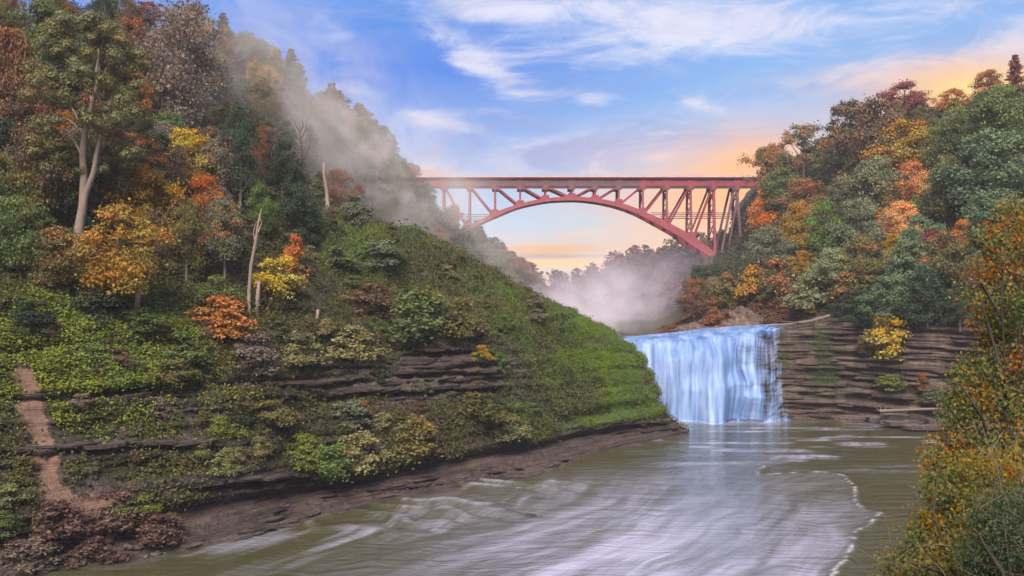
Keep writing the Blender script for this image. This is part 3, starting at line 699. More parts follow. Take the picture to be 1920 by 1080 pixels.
# floor beams and gusset plates, posts, diagonals
for i, px in enumerate(TP):
    a = bp(px, 341, 0); a1 = a.copy(); a[1], a1[1] = -4.1, 4.1
    beam('floor_beam', a, a1, .6, 2.6, M_DSTEEL)
    if i == 0: continue
    for sgn in (-1, 1):
        c = bp(px, 334.5, 0); e_ = bp(px, 356, 0); c[1] = e_[1] = sgn*4.75
        beam('gusset_plate', c, e_, 3.2, .35, M_DSTEEL if 3 <= i <= 8 else M_STEEL, up=(0, 1, 0))
    yb = 432 if i == 1 else (upy(px) if 860 < px < 1330 else (481 if i == 12 else 497))
    pw_ = 1.15 if i < 5 else 1.0
    for sgn in (-1, 1):
        beam('spandrel_post' if i < 13 else 'tower_leg', bp(px, 348, sgn), bp(px+(8 if i == 13 else 0), yb+1.5, sgn), .95 if i < 12 else 1.25, pw_*(1 if i < 12 else 1.25), M_STEEL if i < 13 else M_DSTEEL)
        if 860 < px < 1330:
            c = bp(px, yb-6, sgn); e_ = bp(px, yb+3, sgn); c[1] -= .1*1; beam('joint_plate', c, e_, 3.6, 1.25, M_STEEL, up=(0, 1, 0))
    # crossed lacing between the two posts of a bent
    nx = max(1, int(round((yb-352)/34)))
    ys = np.linspace(352, yb-3, nx+1)
    for y0, y1 in zip(ys[:-1], ys[1:]):
        off = lambda yy: 8*(yy-348)/149 if i == 13 else 0
        beam('cross_brace', bp(px+off(y0), y0, -1), bp(px+off(y1), y1, 1), .35, .35, M_DSTEEL)
        beam('cross_brace', bp(px+off(y0), y0, 1), bp(px+off(y1), y1, -1), .35, .35, M_DSTEEL)
        beam('cross_strut', bp(px+off(y1), y1, -1), bp(px+off(y1), y1, 1), .35, .4, M_DSTEEL)
for sgn in (-1, 1):
    for i in range(1, 6):
        q = TP[i+1]; beam('diagonal_brace', bp(TP[i]+3, 351, sgn), bp(q-4, (upy(q-4)+1), sgn), .8, 1.0, M_STEEL)
    for i in range(7, 13):
        q = TP[i-1]; beam('diagonal_brace', bp(TP[i]-3, 351, sgn), bp(q+4, upy(q+4)+1, sgn), .8, .95, M_STEEL)
    beam('inclined_strut', bp(1376, 352, sgn), bp(1350, 474, sgn), .95, 1.05, M_DSTEEL)
    beam('inclined_strut', bp(1385, 354, sgn), bp(1364, 462, sgn), .7, .8, M_DSTEEL)
    # arch ribs as box girders
    xs = np.linspace(860, 1356, 56); V = []; Q = []
    for k, px in enumerate(xs):
        u_ = bp(px, upy(px), sgn); l_ = bp(px, loy(px), sgn)
        for pt in (u_, l_):
            V += [pt+[0, -.65, 0], pt+[0, .65, 0]]
        if k:
            o0, o1 = (k-1)*4, k*4
            Q += [[o0, o1, o1+2, o0+2], [o0+1, o0+3, o1+3, o1+1], [o0, o0+1, o1+1, o1], [o0+2, o1+2, o1+3, o0+3]]
    Q += [[0, 2, 3, 1], [len(V)-4, len(V)-3, len(V)-1, len(V)-2]]
    rib = obj('arch_rib', mesh('arch_rib', np.array(V), np.array(Q)), M_STEEL, bridge)
xs = [860, 880, 904, 928, 952, 975.5, 1000, 1023, 1047, 1072, 1094, 1116, 1138, 1160, 1182, 1205, 1228, 1250, 1272, 1295, 1317, 1338, 1354]
for k, px in enumerate(xs):
    ym = (upy(px)+loy(px))/2
    beam('rib_strut', bp(px, ym, -1), bp(px, ym, 1), 1.0, 1.6, M_STEEL)
    if k+1 < len(xs):
        y2 = (upy(xs[k+1])+loy(xs[k+1]))/2; s_ = -1 if k % 2 else 1
        beam('rib_lacing', bp(px, ym, s_), bp(xs[k+1], y2, -s_), .5, .5, M_STEEL)
for (x0, x1, py) in ((846, 921, 402.5), (858, 908, 409.5), (1220, 1386, 399.5), (1236, 1386, 406.5), (1310, 1338, 452)):
    for sgn in (-1, 1): beam('longitudinal_strut', bp(x0, py, sgn), bp(x1, py, sgn), .3, .35, M_DSTEEL)
# concrete footings under the arch ends and the end tower
for (px, py, hh, w_) in ((1356, 482, 12., 7.), (1390, 496, 22., 5.), (1338, 481, 12., 5.), (862, 437, 16, 8.), (831, 431, 14, 5.)):
    for sgn in (-1, 1):
        c = bp(px, py, sgn); e_ = c-np.array([0, 0, hh]); b_ = MB(); b_.beam(c+[0, 0, .4], e_, w_, 4.2); part('footing', b_, M_CONC)

# ------------------------------------------------------------------ leaf-card crowns
def cards(c, n, size, r, bend=.25):
    """one small bent leaf-spray per centre; returns verts, quads"""
    k = len(c); n = n/(np.linalg.norm(n, axis=1)[:, None]+1e-9)
    a = r.normal(size=(k, 3)); u = np.cross(n, a); u /= np.linalg.norm(u, axis=1)[:, None]+1e-9; v = np.cross(n, u)
    s = (size*r.uniform(.6, 1.35, k))[:, None]; as_ = r.uniform(.45, .8, k)[:, None]
    p0 = c-u*s; p2 = c+u*s; lift = n*s*bend
    p1 = c+v*s*as_+lift*r.uniform(-1, 1, k)[:, None]; p3 = c-v*s*as_+lift*r.uniform(-1, 1, k)[:, None]
    V = np.stack([p0, p1, p2, p3], 1).reshape(-1, 3)
    return V, np.arange(4*k).reshape(-1, 4)
def crown_points(kind, r):
    K, per, rad, z0 = {'broad': (64, 340, (.10, .19), .17), 'airy': (70, 230, (.07, .13), .26), 'dense': (72, 300, (.08, .15), .06), 'shrub': (30, 230, (.13, .25), .03),
                       'tall': (60, 330, (.11, .19), .12)}[kind]
    C = []; N = []; T = []; CL = []; LC_ = []
    ph = r.uniform(0, 6.28, 4)
    for i in range(K):
        zz = r.uniform(0, 1)
        th = r.uniform(0, 6.283)
        if kind in ('shrub',): prof = math.sqrt(max(0., 1-(zz*.93)**2))
        elif kind == 'tall': prof = min(1., .72+.6*zz) if zz < .5 else math.sqrt(max(.03, 1-((zz-.45)/.57)**2))
        elif kind == 'dense': prof = math.sqrt(max(.03, 1-((zz-.30)/.72)**2))
        else: prof = math.sqrt(max(.05, 1-((zz-.42)/.60)**2))
        lob = 1+.22*math.sin(2*th+ph[0])+.16*math.sin(3*th+ph[1]+4*zz)+.12*math.sin(9*zz+ph[2])
        rr = .42*prof*lob*(r.uniform(.55, 1.) if i % 4 else r.uniform(.1, .6))
        cz = z0+(1-z0)*zz*.93
        c = np.array([rr*math.cos(th), rr*math.sin(th), cz]); cr = r.uniform(*rad)*(1.12-.45*zz)
        k = int(per*r.uniform(.6, 1.3)*(cr/rad[1])**1.3)
        d = r.normal(size=(k, 3)); d /= np.linalg.norm(d, axis=1)[:, None]; d[:, 2] = np.where(d[:, 2] < -.35, -d[:, 2]*.6, d[:, 2])
        q = np.where(r.uniform(size=k) < .1, r.uniform(1., 1.65, k), r.uniform(.05, 1.2, k)**.5)[:, None]
        pts = c+d*cr*q*np.array([1, 1, .92])
        C.append(pts); N.append(d*.75+np.array([0, 0, .30])+r.normal(size=(k, 3))*.6)
        T.append(r.uniform(0, 1, k)); CL.append(np.clip(np.full(k, r.uniform(0, 1))*.75+.25*(pts[:, 2]), 0, 1)); LC_.append(c)
    return np.concatenate(C), np.concatenate(N), np.concatenate(T), np.concatenate(CL), LC_
def pine_points(r):
    C = []; N = []; T = []; CL = []; br = []
    z = .16
    while z < .97:
        L = .40*(1-z)**.75+.03; nb_ = r.integers(4, 7); t0 = r.uniform(0, 6.28)
        for j in range(nb_):
            th = t0+j*6.283/nb_+r.uniform(-.3, .3); l = L*r.uniform(.6, 1.1); up = r.uniform(-.02, .10)*l/.3
            tip = np.array([l*math.cos(th), l*math.sin(th), z+up])
            br.append((np.array([0, 0, z]), tip))
            k = int(45+170*l); s = r.uniform(.15, 1.05, k)
            w_ = (.018+.05*l/.4)*(1.1-.6*s)
            pts = np.array([0, 0, z])+s[:, None]*(tip-np.array([0, 0, z]))+r.normal(size=(k, 3))*w_[:, None]*np.array([1, 1, .45])
            C.append(pts); N.append(np.array([0, 0, 1.])+r.normal(size=(k, 3))*.5); T.append(r.uniform(0, 1, k)); CL.append(np.full(k, r.uniform(0, 1)))
        z += r.uniform(.035, .06)
    return np.concatenate(C), np.concatenate(N), np.concatenate(T), np.concatenate(CL), br
VAR = {}
def build_variants():
    spec = {'broad': (6, .0165), 'airy': (3, .0145), 'dense': (3, .0165), 'shrub': (6, .034), 'tall': (2, .0125), 'pine': (2, .019)}
    for kind, (n, size) in spec.items():
        VAR[kind] = []
        for i in range(n):
            r = np.random.default_rng(100+i*7+len(kind)*31)
            tb = MB()
            if kind == 'pine':
                C, N, T, CL, br = pine_points(r)
                tb.tube([[0, 0, 0], [.004, .003, .5], [0, 0, .98]], [.022, .014, .003], 6)
                for a, b in br[::2]: tb.tube([a, b], [.006, .002], 4, False)
            else:
                C, N, T, CL, LCn = crown_points(kind, r)
                bx, by = r.uniform(-.03, .03, 2)
                if kind != 'shrub':
                    tr = .020 if kind != 'tall' else .028
                    tb.tube([[0, 0, -.02], [bx*.5, by*.5, .3], [bx, by, .6], [bx*1.4, by*1.4, .9]], [tr*1.25, tr, tr*.6, tr*.12], 7)
                    lim = [LCn[j] for j in r.choice(len(LCn), 16 if kind in ('airy', 'tall') else 9, False)]
                    for c in lim:
                        zb = max(.16, c[2]-.45*math.hypot(c[0], c[1])-.12); a = np.array([bx*zb*1.4, by*zb*1.4, zb]); mid = (a+c)/2+np.array([0, 0, -.02])+r.normal(size=3)*.012
                        tb.tube([a, mid, c], [tr*.42, tr*.26, tr*.08], 5, False)
                else:
                    for c in LCn[:8]:
                        tb.tube([[0, 0, -.03], [c[0]*.5, c[1]*.5, c[2]*.55], c], [.022, .016, .006], 4, False)
            sz = np.full(len(C), size)
            V, Q = cards(C, N, sz, r)
            cm = mesh(kind+'_crown', V, Q, False, fattr={'tone': T, 'clump': CL}); cm.materials.append(M_LEAF)
            tm = tb.mesh(kind+'_trunk', True)
            VAR[kind].append((cm, tm))
build_variants()
C_ = {'green': (0.085, 0.115, 0.040), 'dark green': (0.031, 0.052, 0.029), 'blue green': (0.085, 0.122, 0.066), 'olive': (0.111, 0.104, 0.036), 'gold': (0.260, 0.163, 0.029),
      'yellow': (0.325, 0.247, 0.039), 'orange': (0.390, 0.150, 0.033), 'peach orange': (0.468, 0.221, 0.091), 'rust red': (0.180, 0.078, 0.038), 'brown': (0.111, 0.072, 0.044), 'sage': (0.137, 0.150, 0.081),
      'maroon': (0.195, 0.058, 0.065), 'lime green': (0.135, 0.165, 0.036), 'grey brown': (0.143, 0.120, 0.098), 'pale olive': (0.182, 0.176, 0.081), 'grey green': (0.111, 0.130, 0.081), 'bright green': (0.085, 0.132, 0.036)}
REG = []           # (object, base label, px, group) for the final labelling pass
cnt = [0]
def plant(kind, loc, h, wd_, color, accent=0., name=None, base=None, cat='tree', group=None, bark=None, rz=None, lean=0., trunk_name='trunk'):
    r = random.Random(cnt[0]*13+5); cnt[0] += 1
    cm, tm = VAR[kind][r.randrange(len(VAR[kind]))]
    nm = name or {'pine': 'pine_tree', 'shrub': 'shrub'}.get(kind, 'broadleaf_tree')
    root = empty(nm, loc, r.uniform(0, 6.28) if rz is None else rz)
    root.scale = (wd_, wd_, h)
    if lean: root.rotation_euler[1] = lean
    c = obj('crown' if kind != 'shrub' else 'foliage', cm, None, root)
    k = C_[color] if isinstance(color, str) else color
    j = 1+r.uniform(-.12, .12)
    if group == RS: j *= 1.28            # right slope leaf colours brightened to stand in for stronger light
    elif group == LS: j *= 1.1
    c.color = (k[0]*j*(1+r.uniform(-.06, .06)), k[1]*j, k[2]*j, accent)
    t_ = obj(trunk_name if kind != 'shrub' else 'stem', tm, None, root)
    if len(tm.materials) == 0: tm.materials.append(M_BARK)
    if bark is not None:
        t_.material_slots[0].link = 'OBJECT'; t_.material_slots[0].material = bark
    root['category'] = cat
    if group: root['group'] = group
    p = proj(np.array(loc)+np.array([0, 0, h*.5]))
    REG.append([root, base, p[0], p[1], group])
    return root
HEROPX = []
def hero(cx, cy, w_, h_, kind, color, sid, base, accent=0., sink=.0, cat='tree', group=None, **kw):
    """tree whose crown shows centred at pixel (cx, cy), w_ x h_ pixels; it stands on the slope found there"""
    by = cy+h_*.5
    g = hit(cx, by-h_*.05, sid)
    d = g[1]; k = d/F
    g[2] -= .3
    H = h_*k*1.04; W = w_*k*1.05
    if kind == 'pine': W *= 1.05
    HEROPX.append((cx, cy, w_*.5, h_*.5))
    return plant(kind, tuple(g), H, W, color, accent, base=base, cat=cat, group=group, **kw)
RS, LS = 'trees on the right slope', 'trees on the left hillside'
right = [
 (1440, 325, 90, 100, 'broad', 'olive', .55, 'red-tipped tree on the skyline beside the bridge deck'),
 (1500, 300, 110, 120, 'airy', 'grey green', .42, 'loose green tree with red tips on skyline right of the bridge'),
 (1585, 265, 115, 140, 'airy', 'dark green', .45, 'dark tree with maroon top on skyline'),
 (1692, 190, 95, 70, 'broad', 'maroon', .3, 'dark red tree topping the right skyline'),
 (1640, 270, 130, 150, 'broad', 'brown', 0, 'brown rounded tree below the dark red skyline tree'),
 (1705, 290, 130, 120, 'broad', 'gold', .25, 'large golden orange tree high on the right slope'),
 (1780, 192, 62, 50, 'broad', 'orange', .5, 'small orange tree against the sunset glow'),
 (1845, 165, 60, 60, 'broad', 'rust red', .5, 'rust red tree on the skyline by the sunset glow'),
 (1900, 150, 60, 90, 'pine', 'maroon', .4, 'reddish pine on the skyline at the far right'),
 (1870, 230, 130, 140, 'broad', 'green', 0, 'big green tree below the reddish skyline pine'),
 (1850, 330, 200, 150, 'broad', 'blue green', 0, 'huge blue green tree on the upper right slope'),
 (1790, 270, 100, 110, 'broad', 'green', .1, 'green tree between golden tree and huge blue green tree'),
 (1640, 360, 110, 130, 'broad', 'sage', .12, 'sage tree with yellowing top in mid slope'),
 (1705, 355, 85, 95, 'broad', 'peach orange', .3, 'peach orange tree below the large golden tree'),
 (1690, 420, 80, 85, 'broad', 'peach orange', .1, 'peach orange tree in middle of the right slope'),
 (1768, 360, 75, 130, 'broad', 'olive', .1, 'olive tree left of the huge blue green tree'),
 (1865, 430, 140, 130, 'broad', 'blue green', 0, 'blue green tree behind the yellow foreground bush'),
 (1428, 405, 75, 90, 'broad', 'orange', .2, 'orange tree right of the bridge tower'),
 (1505, 375, 80, 80, 'broad', 'brown', .5, 'orange brown tree below the red-tipped skyline trees'),
 (1462, 360, 85, 90, 'broad', 'green', 0, 'green tree right of the bridge deck end'),
 (1545, 445, 85, 125, 'broad', 'bright green', .0, 'bright green tree with lit left edge in mid slope'),
 (1492, 430, 65, 100, 'broad', 'gold', .15, 'gold tree left of the bright green tree'),
 (1600, 440, 95, 120, 'broad', 'grey green', 0, 'grey green tree right of the bright green tree'),
 (1440, 470, 90, 90, 'broad', 'grey green', .15, 'grey green tree below the orange tree by the tower'),
 (1720, 445, 85, 85, 'broad', 'blue green', 0, 'blue green tree under the peach orange trees'),
 (1745, 460, 50, 70, 'broad', 'maroon', 0, 'dull maroon tree in mid right slope'),
 (1560, 510, 100, 85, 'broad', 'sage', .1, 'sage tree low on the slope above the falls'),
 (1620, 495, 90, 95, 'broad', 'olive', .25, 'olive tree with orange patches low on the slope'),
 (1700, 505, 110, 115, 'dense', 'blue green', 0, 'dark blue green tree above the bare cliff'),
 (1780, 500, 100, 115, 'broad', 'olive', .3, 'olive and orange tree behind the foreground bush'),
 (1405, 530, 60, 60, 'shrub', 'gold', .15, 'gold bush on the rock below the bridge tower'),
 (1450, 520, 85, 66, 'shrub', 'brown', .5, 'orange brown bush on rock above the falls'),
 (1520, 545, 90, 65, 'shrub', 'sage', 0, 'pale sage bush above the right end of the falls'),
 (1585, 545, 75, 60, 'shrub', 'olive', .35, 'olive bush with pinkish leaves above the cliff'),
 (1600, 580, 85, 70, 'dense', 'dark green', 0, 'dark green bush at the cliff top by the driftwood'),
 (1660, 570, 100, 95, 'dense', 'blue green', 0, 'dark blue green tree at the cliff top'),
 (1735, 560, 110, 105, 'dense', 'dark green', 0, 'darkest green tree at the cliff top near the foreground bush'),
 (1795, 580, 80, 85, 'dense', 'dark green', .1, 'dark green tree half behind the foreground bush'),
 (1318, 528, 70, 66, 'broad', 'dark green', .15, 'dark tree below the right foot of the arch'),
 (1300, 560, 70, 80, 'broad', 'brown', .3, 'brown bush on the dim slope left of the scree'),
 (1360, 540, 60, 60, 'shrub', 'olive', .2, 'olive bush on the scree edge below the bridge'),
 (1340, 588, 36, 34, 'shrub', 'rust red', .1, 'rust red brush on the scree left of the falls crest')]
for cx, cy, ww, hh, k, c, ac, lb in right: hero(cx, cy, ww, hh, k, c, 1, lb, ac, cat='bush' if k == 'shrub' else 'tree', name='bush' if k == 'shrub' else None, group=RS)
left = [
 (340, 150, 190, 270, 'tall', 'grey brown', 0, 'tall thin brown tree with dark limbs on upper left hillside'),
 (25, 200, 120, 260, 'broad', 'rust red', 0, 'dark rust red tree at the left edge'),
 (95, 110, 160, 190, 'broad', 'green', 0, 'green tree behind the big pale cottonwood'),
 (100, 260, 90, 110, 'broad', 'orange', .3, 'orange tree left of the pale cottonwood trunk'),
 (262, 205, 60, 120, 'airy', 'orange', .3, 'orange tree right of the pale cottonwood crown'),
 (70, 340, 140, 190, 'airy', 'brown', .1, 'dark brown tree left of the cottonwood trunk'),
 (362, 305, 95, 120, 'broad', 'yellow', .1, 'yellow green tree in middle of the left hillside'),
 (385, 375, 90, 95, 'broad', 'orange', .2, 'orange tree below the yellow green tree'),
 (262, 305, 85, 110, 'broad', 'rust red', .4, 'rust tree right of the cottonwood trunk'),
 (225, 490, 190, 190, 'broad', 'gold', .25, 'wide golden orange tree above the ivy patch'),
 (30, 430, 90, 120, 'broad', 'lime green', .1, 'light green tree at the left edge above the ivy'),
 (110, 490, 130, 120, 'broad', 'olive', .35, 'olive gold tree between light green tree and golden tree'),
 (455, 305, 85, 190, 'tall', 'dark green', .0, 'tall dark green tree below the mist streak'),
 (490, 310, 40, 130, 'tall', 'rust red', .0, 'thin rust tree right of the tall dark green tree'),
 (530, 320, 75, 120, 'dense', 'dark green', 0, 'dark green tree left of the forked dead tree'),
 (495, 400, 60, 100, 'broad', 'bright green', .1, 'green tree behind the twisted dead trunk'),
 (345, 440, 110, 130, 'broad', 'olive', .3, 'olive tree with yellow leaves right of the golden tree'),
 (520, 515, 95, 75, 'shrub', 'yellow', .1, 'yellow bush right of the twisted dead trunk'),
 (552, 475, 50, 75, 'shrub', 'orange', .3, 'orange bush above the yellow bush'),
 (420, 590, 110, 75, 'shrub', 'orange', .5, 'orange red bush low on the slope left of trunk bases'),
 (400, 540, 70, 60, 'shrub', 'green', 0, 'green bush above the orange red bush'),
 (570, 400, 90, 110, 'dense', 'dark green', 0, 'dark green tree at the top of the grassy spur'),
 (660, 390, 50, 60, 'shrub', 'grey green', 0, 'misty grey green bush beside the dark snag'),
 (435, 22, 56, 80, 'pine', 'dark green', .3, 'tallest pine on the left skyline with reddish tip'),
 (572, 95, 60, 80, 'pine', 'dark green', .3, 'pine with reddish tip lower on the left skyline'),
 (375, 38, 80, 70, 'broad', 'grey green', 0, 'round skyline tree left of the tallest pine'),
 (500, 78, 70, 60, 'broad', 'grey green', 0, 'round skyline tree right of the tallest pine'),
 (285, 20, 90, 60, 'airy', 'maroon', .3, 'reddish skyline tree at the top of the left hillside'),
 (640, 165, 50, 46, 'airy', 'rust red', .5, 'red skyline tree below the lower pine'),
 (690, 205, 44, 56, 'pine', 'dark green', .4, 'small pine on the skyline above the bridge end'),
 (745, 280, 36, 50, 'pine', 'dark green', .4, 'smaller pine just above the bridge end'),
 (775, 318, 34, 36, 'airy', 'rust red', .4, 'small reddish tree where the bridge meets the hill')]
for cx, cy, ww, hh, k, c, ac, lb in left: hero(cx, cy, ww, hh, k, c, 0, lb, ac, cat='bush' if k == 'shrub' else 'tree', name='bush' if k == 'shrub' else None, group=LS)
for px, d_, zb, h_, lb in ((1352, 478, 34, 30, 'dark tree behind the lacing of the bridge end tower'), (1330, 486, 30, 25, 'dark tree behind the right foot of the arch'), (1400, 480, 40, 30, 'dark tree right behind the bridge end tower')):
    pt = P(px, 540, d_); plant('broad', (pt[0], d_, zb), h_, h_*.5, 'dark green', .15, base=lb, group=RS)
for px, py, d_, h_, w_, c_, lb in ((1350, 505, 432, 9, 10, 'dark green', 'dark bush wrapping the right foot of the arch'), (1372, 500, 432, 8, 8, 'olive', 'olive bush at the foot of the end tower')):
    pt = P(px, py, d_); plant('dense', (pt[0], d_, pt[2]), h_, w_, c_, .1, base=lb, cat='bush', name='bush', group=RS)
# the big pale cottonwood with a forked trunk
g = hit(148, 455, 0); k = g[1]/F
cw = empty('cottonwood_tree', tuple(g)); tag(cw, 'big pale olive cottonwood with a bare forked grey trunk', 'tree', LS)
tb = MB(); S = lambda px, py, dy=0.: np.array([(px-148)*k, dy, (445-py)*k])
tb.tube([S(148, 470), S(152, 420), S(160, 370), S(162, 320), S(160, 280), S(163, 235), S(178, 180), S(185, 120, 1), S(180, 60, 1.5)], [1.0, .78, .66, .6, .55, .5, .36, .22, .08], 10)
tb.tube([S(159, 372), S(170, 345, -.5), S(186, 310, -1), S(193, 270, -1), S(205, 220, -1), S(222, 160, -1)], [.5, .5, .46, .36, .24, .1], 8)
for (p, q) in (((163, 235), (130, 170)), ((178, 180), (215, 120)), ((178, 180), (150, 95)), ((193, 270), (235, 235)), ((160, 280), (128, 235)), ((205, 220), (190, 160)), ((185, 120), (215, 60)), ((163, 235), (105, 200))):
    a, b = S(*p), S(*q, random.uniform(-3, 3)); tb.tube([a, (a+b)/2+[0, 0, .6], b], [.24, .16, .05], 6)
obj('trunk', tb.mesh('trunk', True), M_PALE, cw)
r = np.random.default_rng(3); C = []; N = []; T = []; CL = []
for i in range(190):
    th = r.uniform(0, 6.28); v = r.uniform(0, 1); yy = 22+v*285; hw = np.interp(yy, [20, 80, 170, 250, 300], [60, 100, 118, 105, 80])
    if yy > 235 and abs(th-4.7) < .8: th += 3.14
    rr = math.sqrt(r.uniform(.05, 1)); px = 172+hw*rr*math.cos(th); c = S(px, yy, hw*k*rr*math.sin(th)*.9); cr = r.uniform(.9, 1.9); n = int(210*cr)
    d = r.normal(size=(n, 3)); d /= np.linalg.norm(d, axis=1)[:, None]
    pts = c+d*cr*r.uniform(.3, 1.1, n)[:, None]*[1, 1, .75]; C.append(pts); N.append(d+[0, 0, .5]); T.append(r.uniform(0, 1, n)); CL.append(np.full(n, r.uniform(0, 1)))
C = np.concatenate(C); V, Q = cards(C, np.concatenate(N), np.full(len(C), .19), r)
o = obj('crown', mesh('crown', V, Q, False, fattr={'tone': np.concatenate(T), 'clump': np.concatenate(CL)}), M_LEAF, cw); o.color = (.15, .145, .062, .06)

# dead trunks and snags
def snag(base, pts, rads, label, mat, branches=(), cat='dead tree', name='dead_tree', sid=0):
    g = hit(base[0], base[1], sid); k = g[1]/F
    e_ = empty(name, tuple(g)); tag(e_, label, cat, LS)
    W = lambda p: np.array([(p[0]-base[0])*k, (p[2] if len(p) > 2 else 0)*k, (base[1]-p[1])*k])
    b = MB(); b.tube([W((base[0], base[1]+6))]+[W(p) for p in pts], rads, 8); obj('trunk', b.mesh('trunk', True), mat, e_)
    for q in branches:
        b = MB(); b.tube([W(p) for p in q], np.linspace(.16, .04, len(q)), 5); obj('branch', b.mesh('branch', True), mat, e_)
snag((470, 585), [(470, 540), (474, 490), (482, 450), (487, 415), (493, 385)], [.32, .30, .28, .26, .2, .06], 'twisted bare grey trunk standing before the green tree', M_PALE, [[(482, 450), (478, 430), (484, 408)], [(487, 430), (494, 412), (489, 398)]])
snag((481, 588), [(486, 550), (488, 522)], [.42, .36, .22], 'short pale trunk at the foot of the yellow bush', M_PALE)
snag((258, 594), [(260, 560), (266, 520)], [.45, .38, .3], 'pale lower trunk showing below the wide golden tree', M_PALE)
snag((560, 352), [(566, 320), (571, 290), (568, 262), (566, 240)], [.34, .32, .28, .2, .06], 'forked dark dead tree in the mist', M_DARKBARK,
     [[(566, 318), (578, 298), (586, 275), (583, 262)], [(569, 270), (556, 255), (545, 250)], [(570, 262), (578, 245), (580, 232)], [(568, 255), (560, 240), (556, 230)], [(571, 285), (560, 272), (552, 262)], [(569, 250), (573, 238), (571, 228)]])
snag((617, 386), [(614, 350), (609, 320), (609, 298)], [.42, .38, .34, .2], 'pale white leaning snag right of the forked dead tree', M_PALE)
snag((711, 402), [(711, 370), (711, 340), (710, 320)], [.44, .4, .34, .2], 'dark straight snag at the foot of the mist', M_DARKBARK, [[(711, 325), (703, 320), (697, 323)], [(711, 335), (716, 328), (718, 322)]])
snag((598, 598), [(598, 588), (599, 576)], [.32, .3, .26], 'grey broken stump on the brushy slope', M_PALE, cat='stump', name='tree_stump')
snag((420, 312), [(419, 290), (421, 268)], [.4, .36, .28], 'pale short snag left of the tall dark green tree', M_PALE)
snag((672, 395), [(672, 380), (671, 368)], [.28, .24, .16], 'thin grey stub in the misty grass', M_DARKBARK)

# filler trees on both slopes: natural density, colours by region
def fill(G, VVg, vlo, vhi, n, dmin, fn, sid, pxr=(-250, 2150), step=1):
    pts = G.reshape(-1, 3); v = VVg.ravel(); pp_ = proj(pts)
    idx = np.where((v > vlo) & (v < vhi) & (pp_[:, 0] > pxr[0]) & (pp_[:, 0] < pxr[1]))[0]
    r = np.random.default_rng(n+sid); got = []; tries = 0
    # area weighting by rejection on spacing
    while len(got) < n and tries < n*60:
        tries += 1; i = idx[r.integers(len(idx))]; p = pts[i]
        if any((p[0]-q[0])**2+(p[1]-q[1])**2+(p[2]-q[2])**2 < dmin**2 for q in got): continue
        got.append(p)
    for p in got:
        q = proj(p); fn(p, q, r)
    return len(got)
def pick(r, items):
    k = list(items); w_ = np.array([items[a] for a in k], float); return k[r.choice(len(k), p=w_/w_.sum())]
def zone(q, side):
    if side == 'R':
        xz = 'by the bridge tower' if q[0] < 1480 else 'above the falls' if q[0] < 1600 else 'above bare cliff' if q[0] < 1760 else 'behind foreground bush'
        return xz
    return 'left of cottonwood' if q[0] < 140 else 'right of cottonwood' if q[0] < 330 else 'above the dead trunk' if q[0] < 560 else 'in the mist'
def f_right(p, q, r):
    cy = q[1]-30
    if q[0] < 1415 and q[1] < 575: return
    for hx, hy, hw, hh in HEROPX:
        if abs(q[0]-hx) < hw*.55 and abs(cy-hy) < hh*.55: return
    col = pick(r, {'green': 3, 'blue green': 2, 'grey green': 2.5, 'sage': 2.4, 'olive': 3.6, 'gold': 2.4, 'peach orange': .8, 'brown': 1, 'dark green': 1.5, 'orange': .6, 'maroon': .3})
    up = 'high' if q[1] < 330 else 'midway' if q[1] < 470 else 'low'
    H = r.uniform(7, 11.5); kd = pick(r, {'broad': 5, 'dense': 2, 'airy': .6})
    plant(kd, tuple(p-[0, 0, .4]), H, H*r.uniform(.62, .9), col, r.choice([0, 0, .15, .3]), base=f'{col} tree {up} on right slope {zone(q, "R")}', group=RS)
nR = fill(GR, VR, 3.3, 7.2, 85, 6.0, f_right, 1, (1330, 1990))
def f_left(p, q, r):
    cy = q[1]-45
    for hx, hy, hw, hh in HEROPX:
        if abs(q[0]-hx) < hw*.5 and abs(cy-hy) < hh*.5: return
    if q[0] > 440 and q[1] > 395: return
    if 105 < q[0] < 235 and q[1] < 560 and p[1] < cw.location[1]+4: return
    if q[1] > 560: return
    if q[0] < 350: pal = {'rust red': 2, 'brown': 3, 'olive': 3, 'green': 2, 'gold': 1.5, 'orange': 1.2, 'dark green': 2.5, 'grey brown': 2}
    elif q[0] < 560: pal = {'olive': 3, 'dark green': 2, 'brown': 2, 'grey green': 2, 'gold': 1.4, 'rust red': 1, 'grey brown': 2}
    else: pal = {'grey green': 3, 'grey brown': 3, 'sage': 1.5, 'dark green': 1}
    col = pick(r, pal); up = 'high' if q[1] < 200 else 'midway' if q[1] < 380 else 'low'
    H = r.uniform(9, 16); kd = pick(r, {'broad': 4, 'airy': 2, 'dense': .8, 'tall': .4})
    plant(kd, tuple(p-[0, 0, .4]), H, H*r.uniform(.5, .85)*(.8 if kd == 'tall' else 1), col, r.choice([0, 0, .12, .3]), base=f'{col} tree {up} on left hillside {zone(q, "L")}', group=LS)
fill(GL, VV, 5.5, 7.3, 70, 5.0, f_left, 0, (-60, 470))
HS = 'hazy trees on the far left hillside'
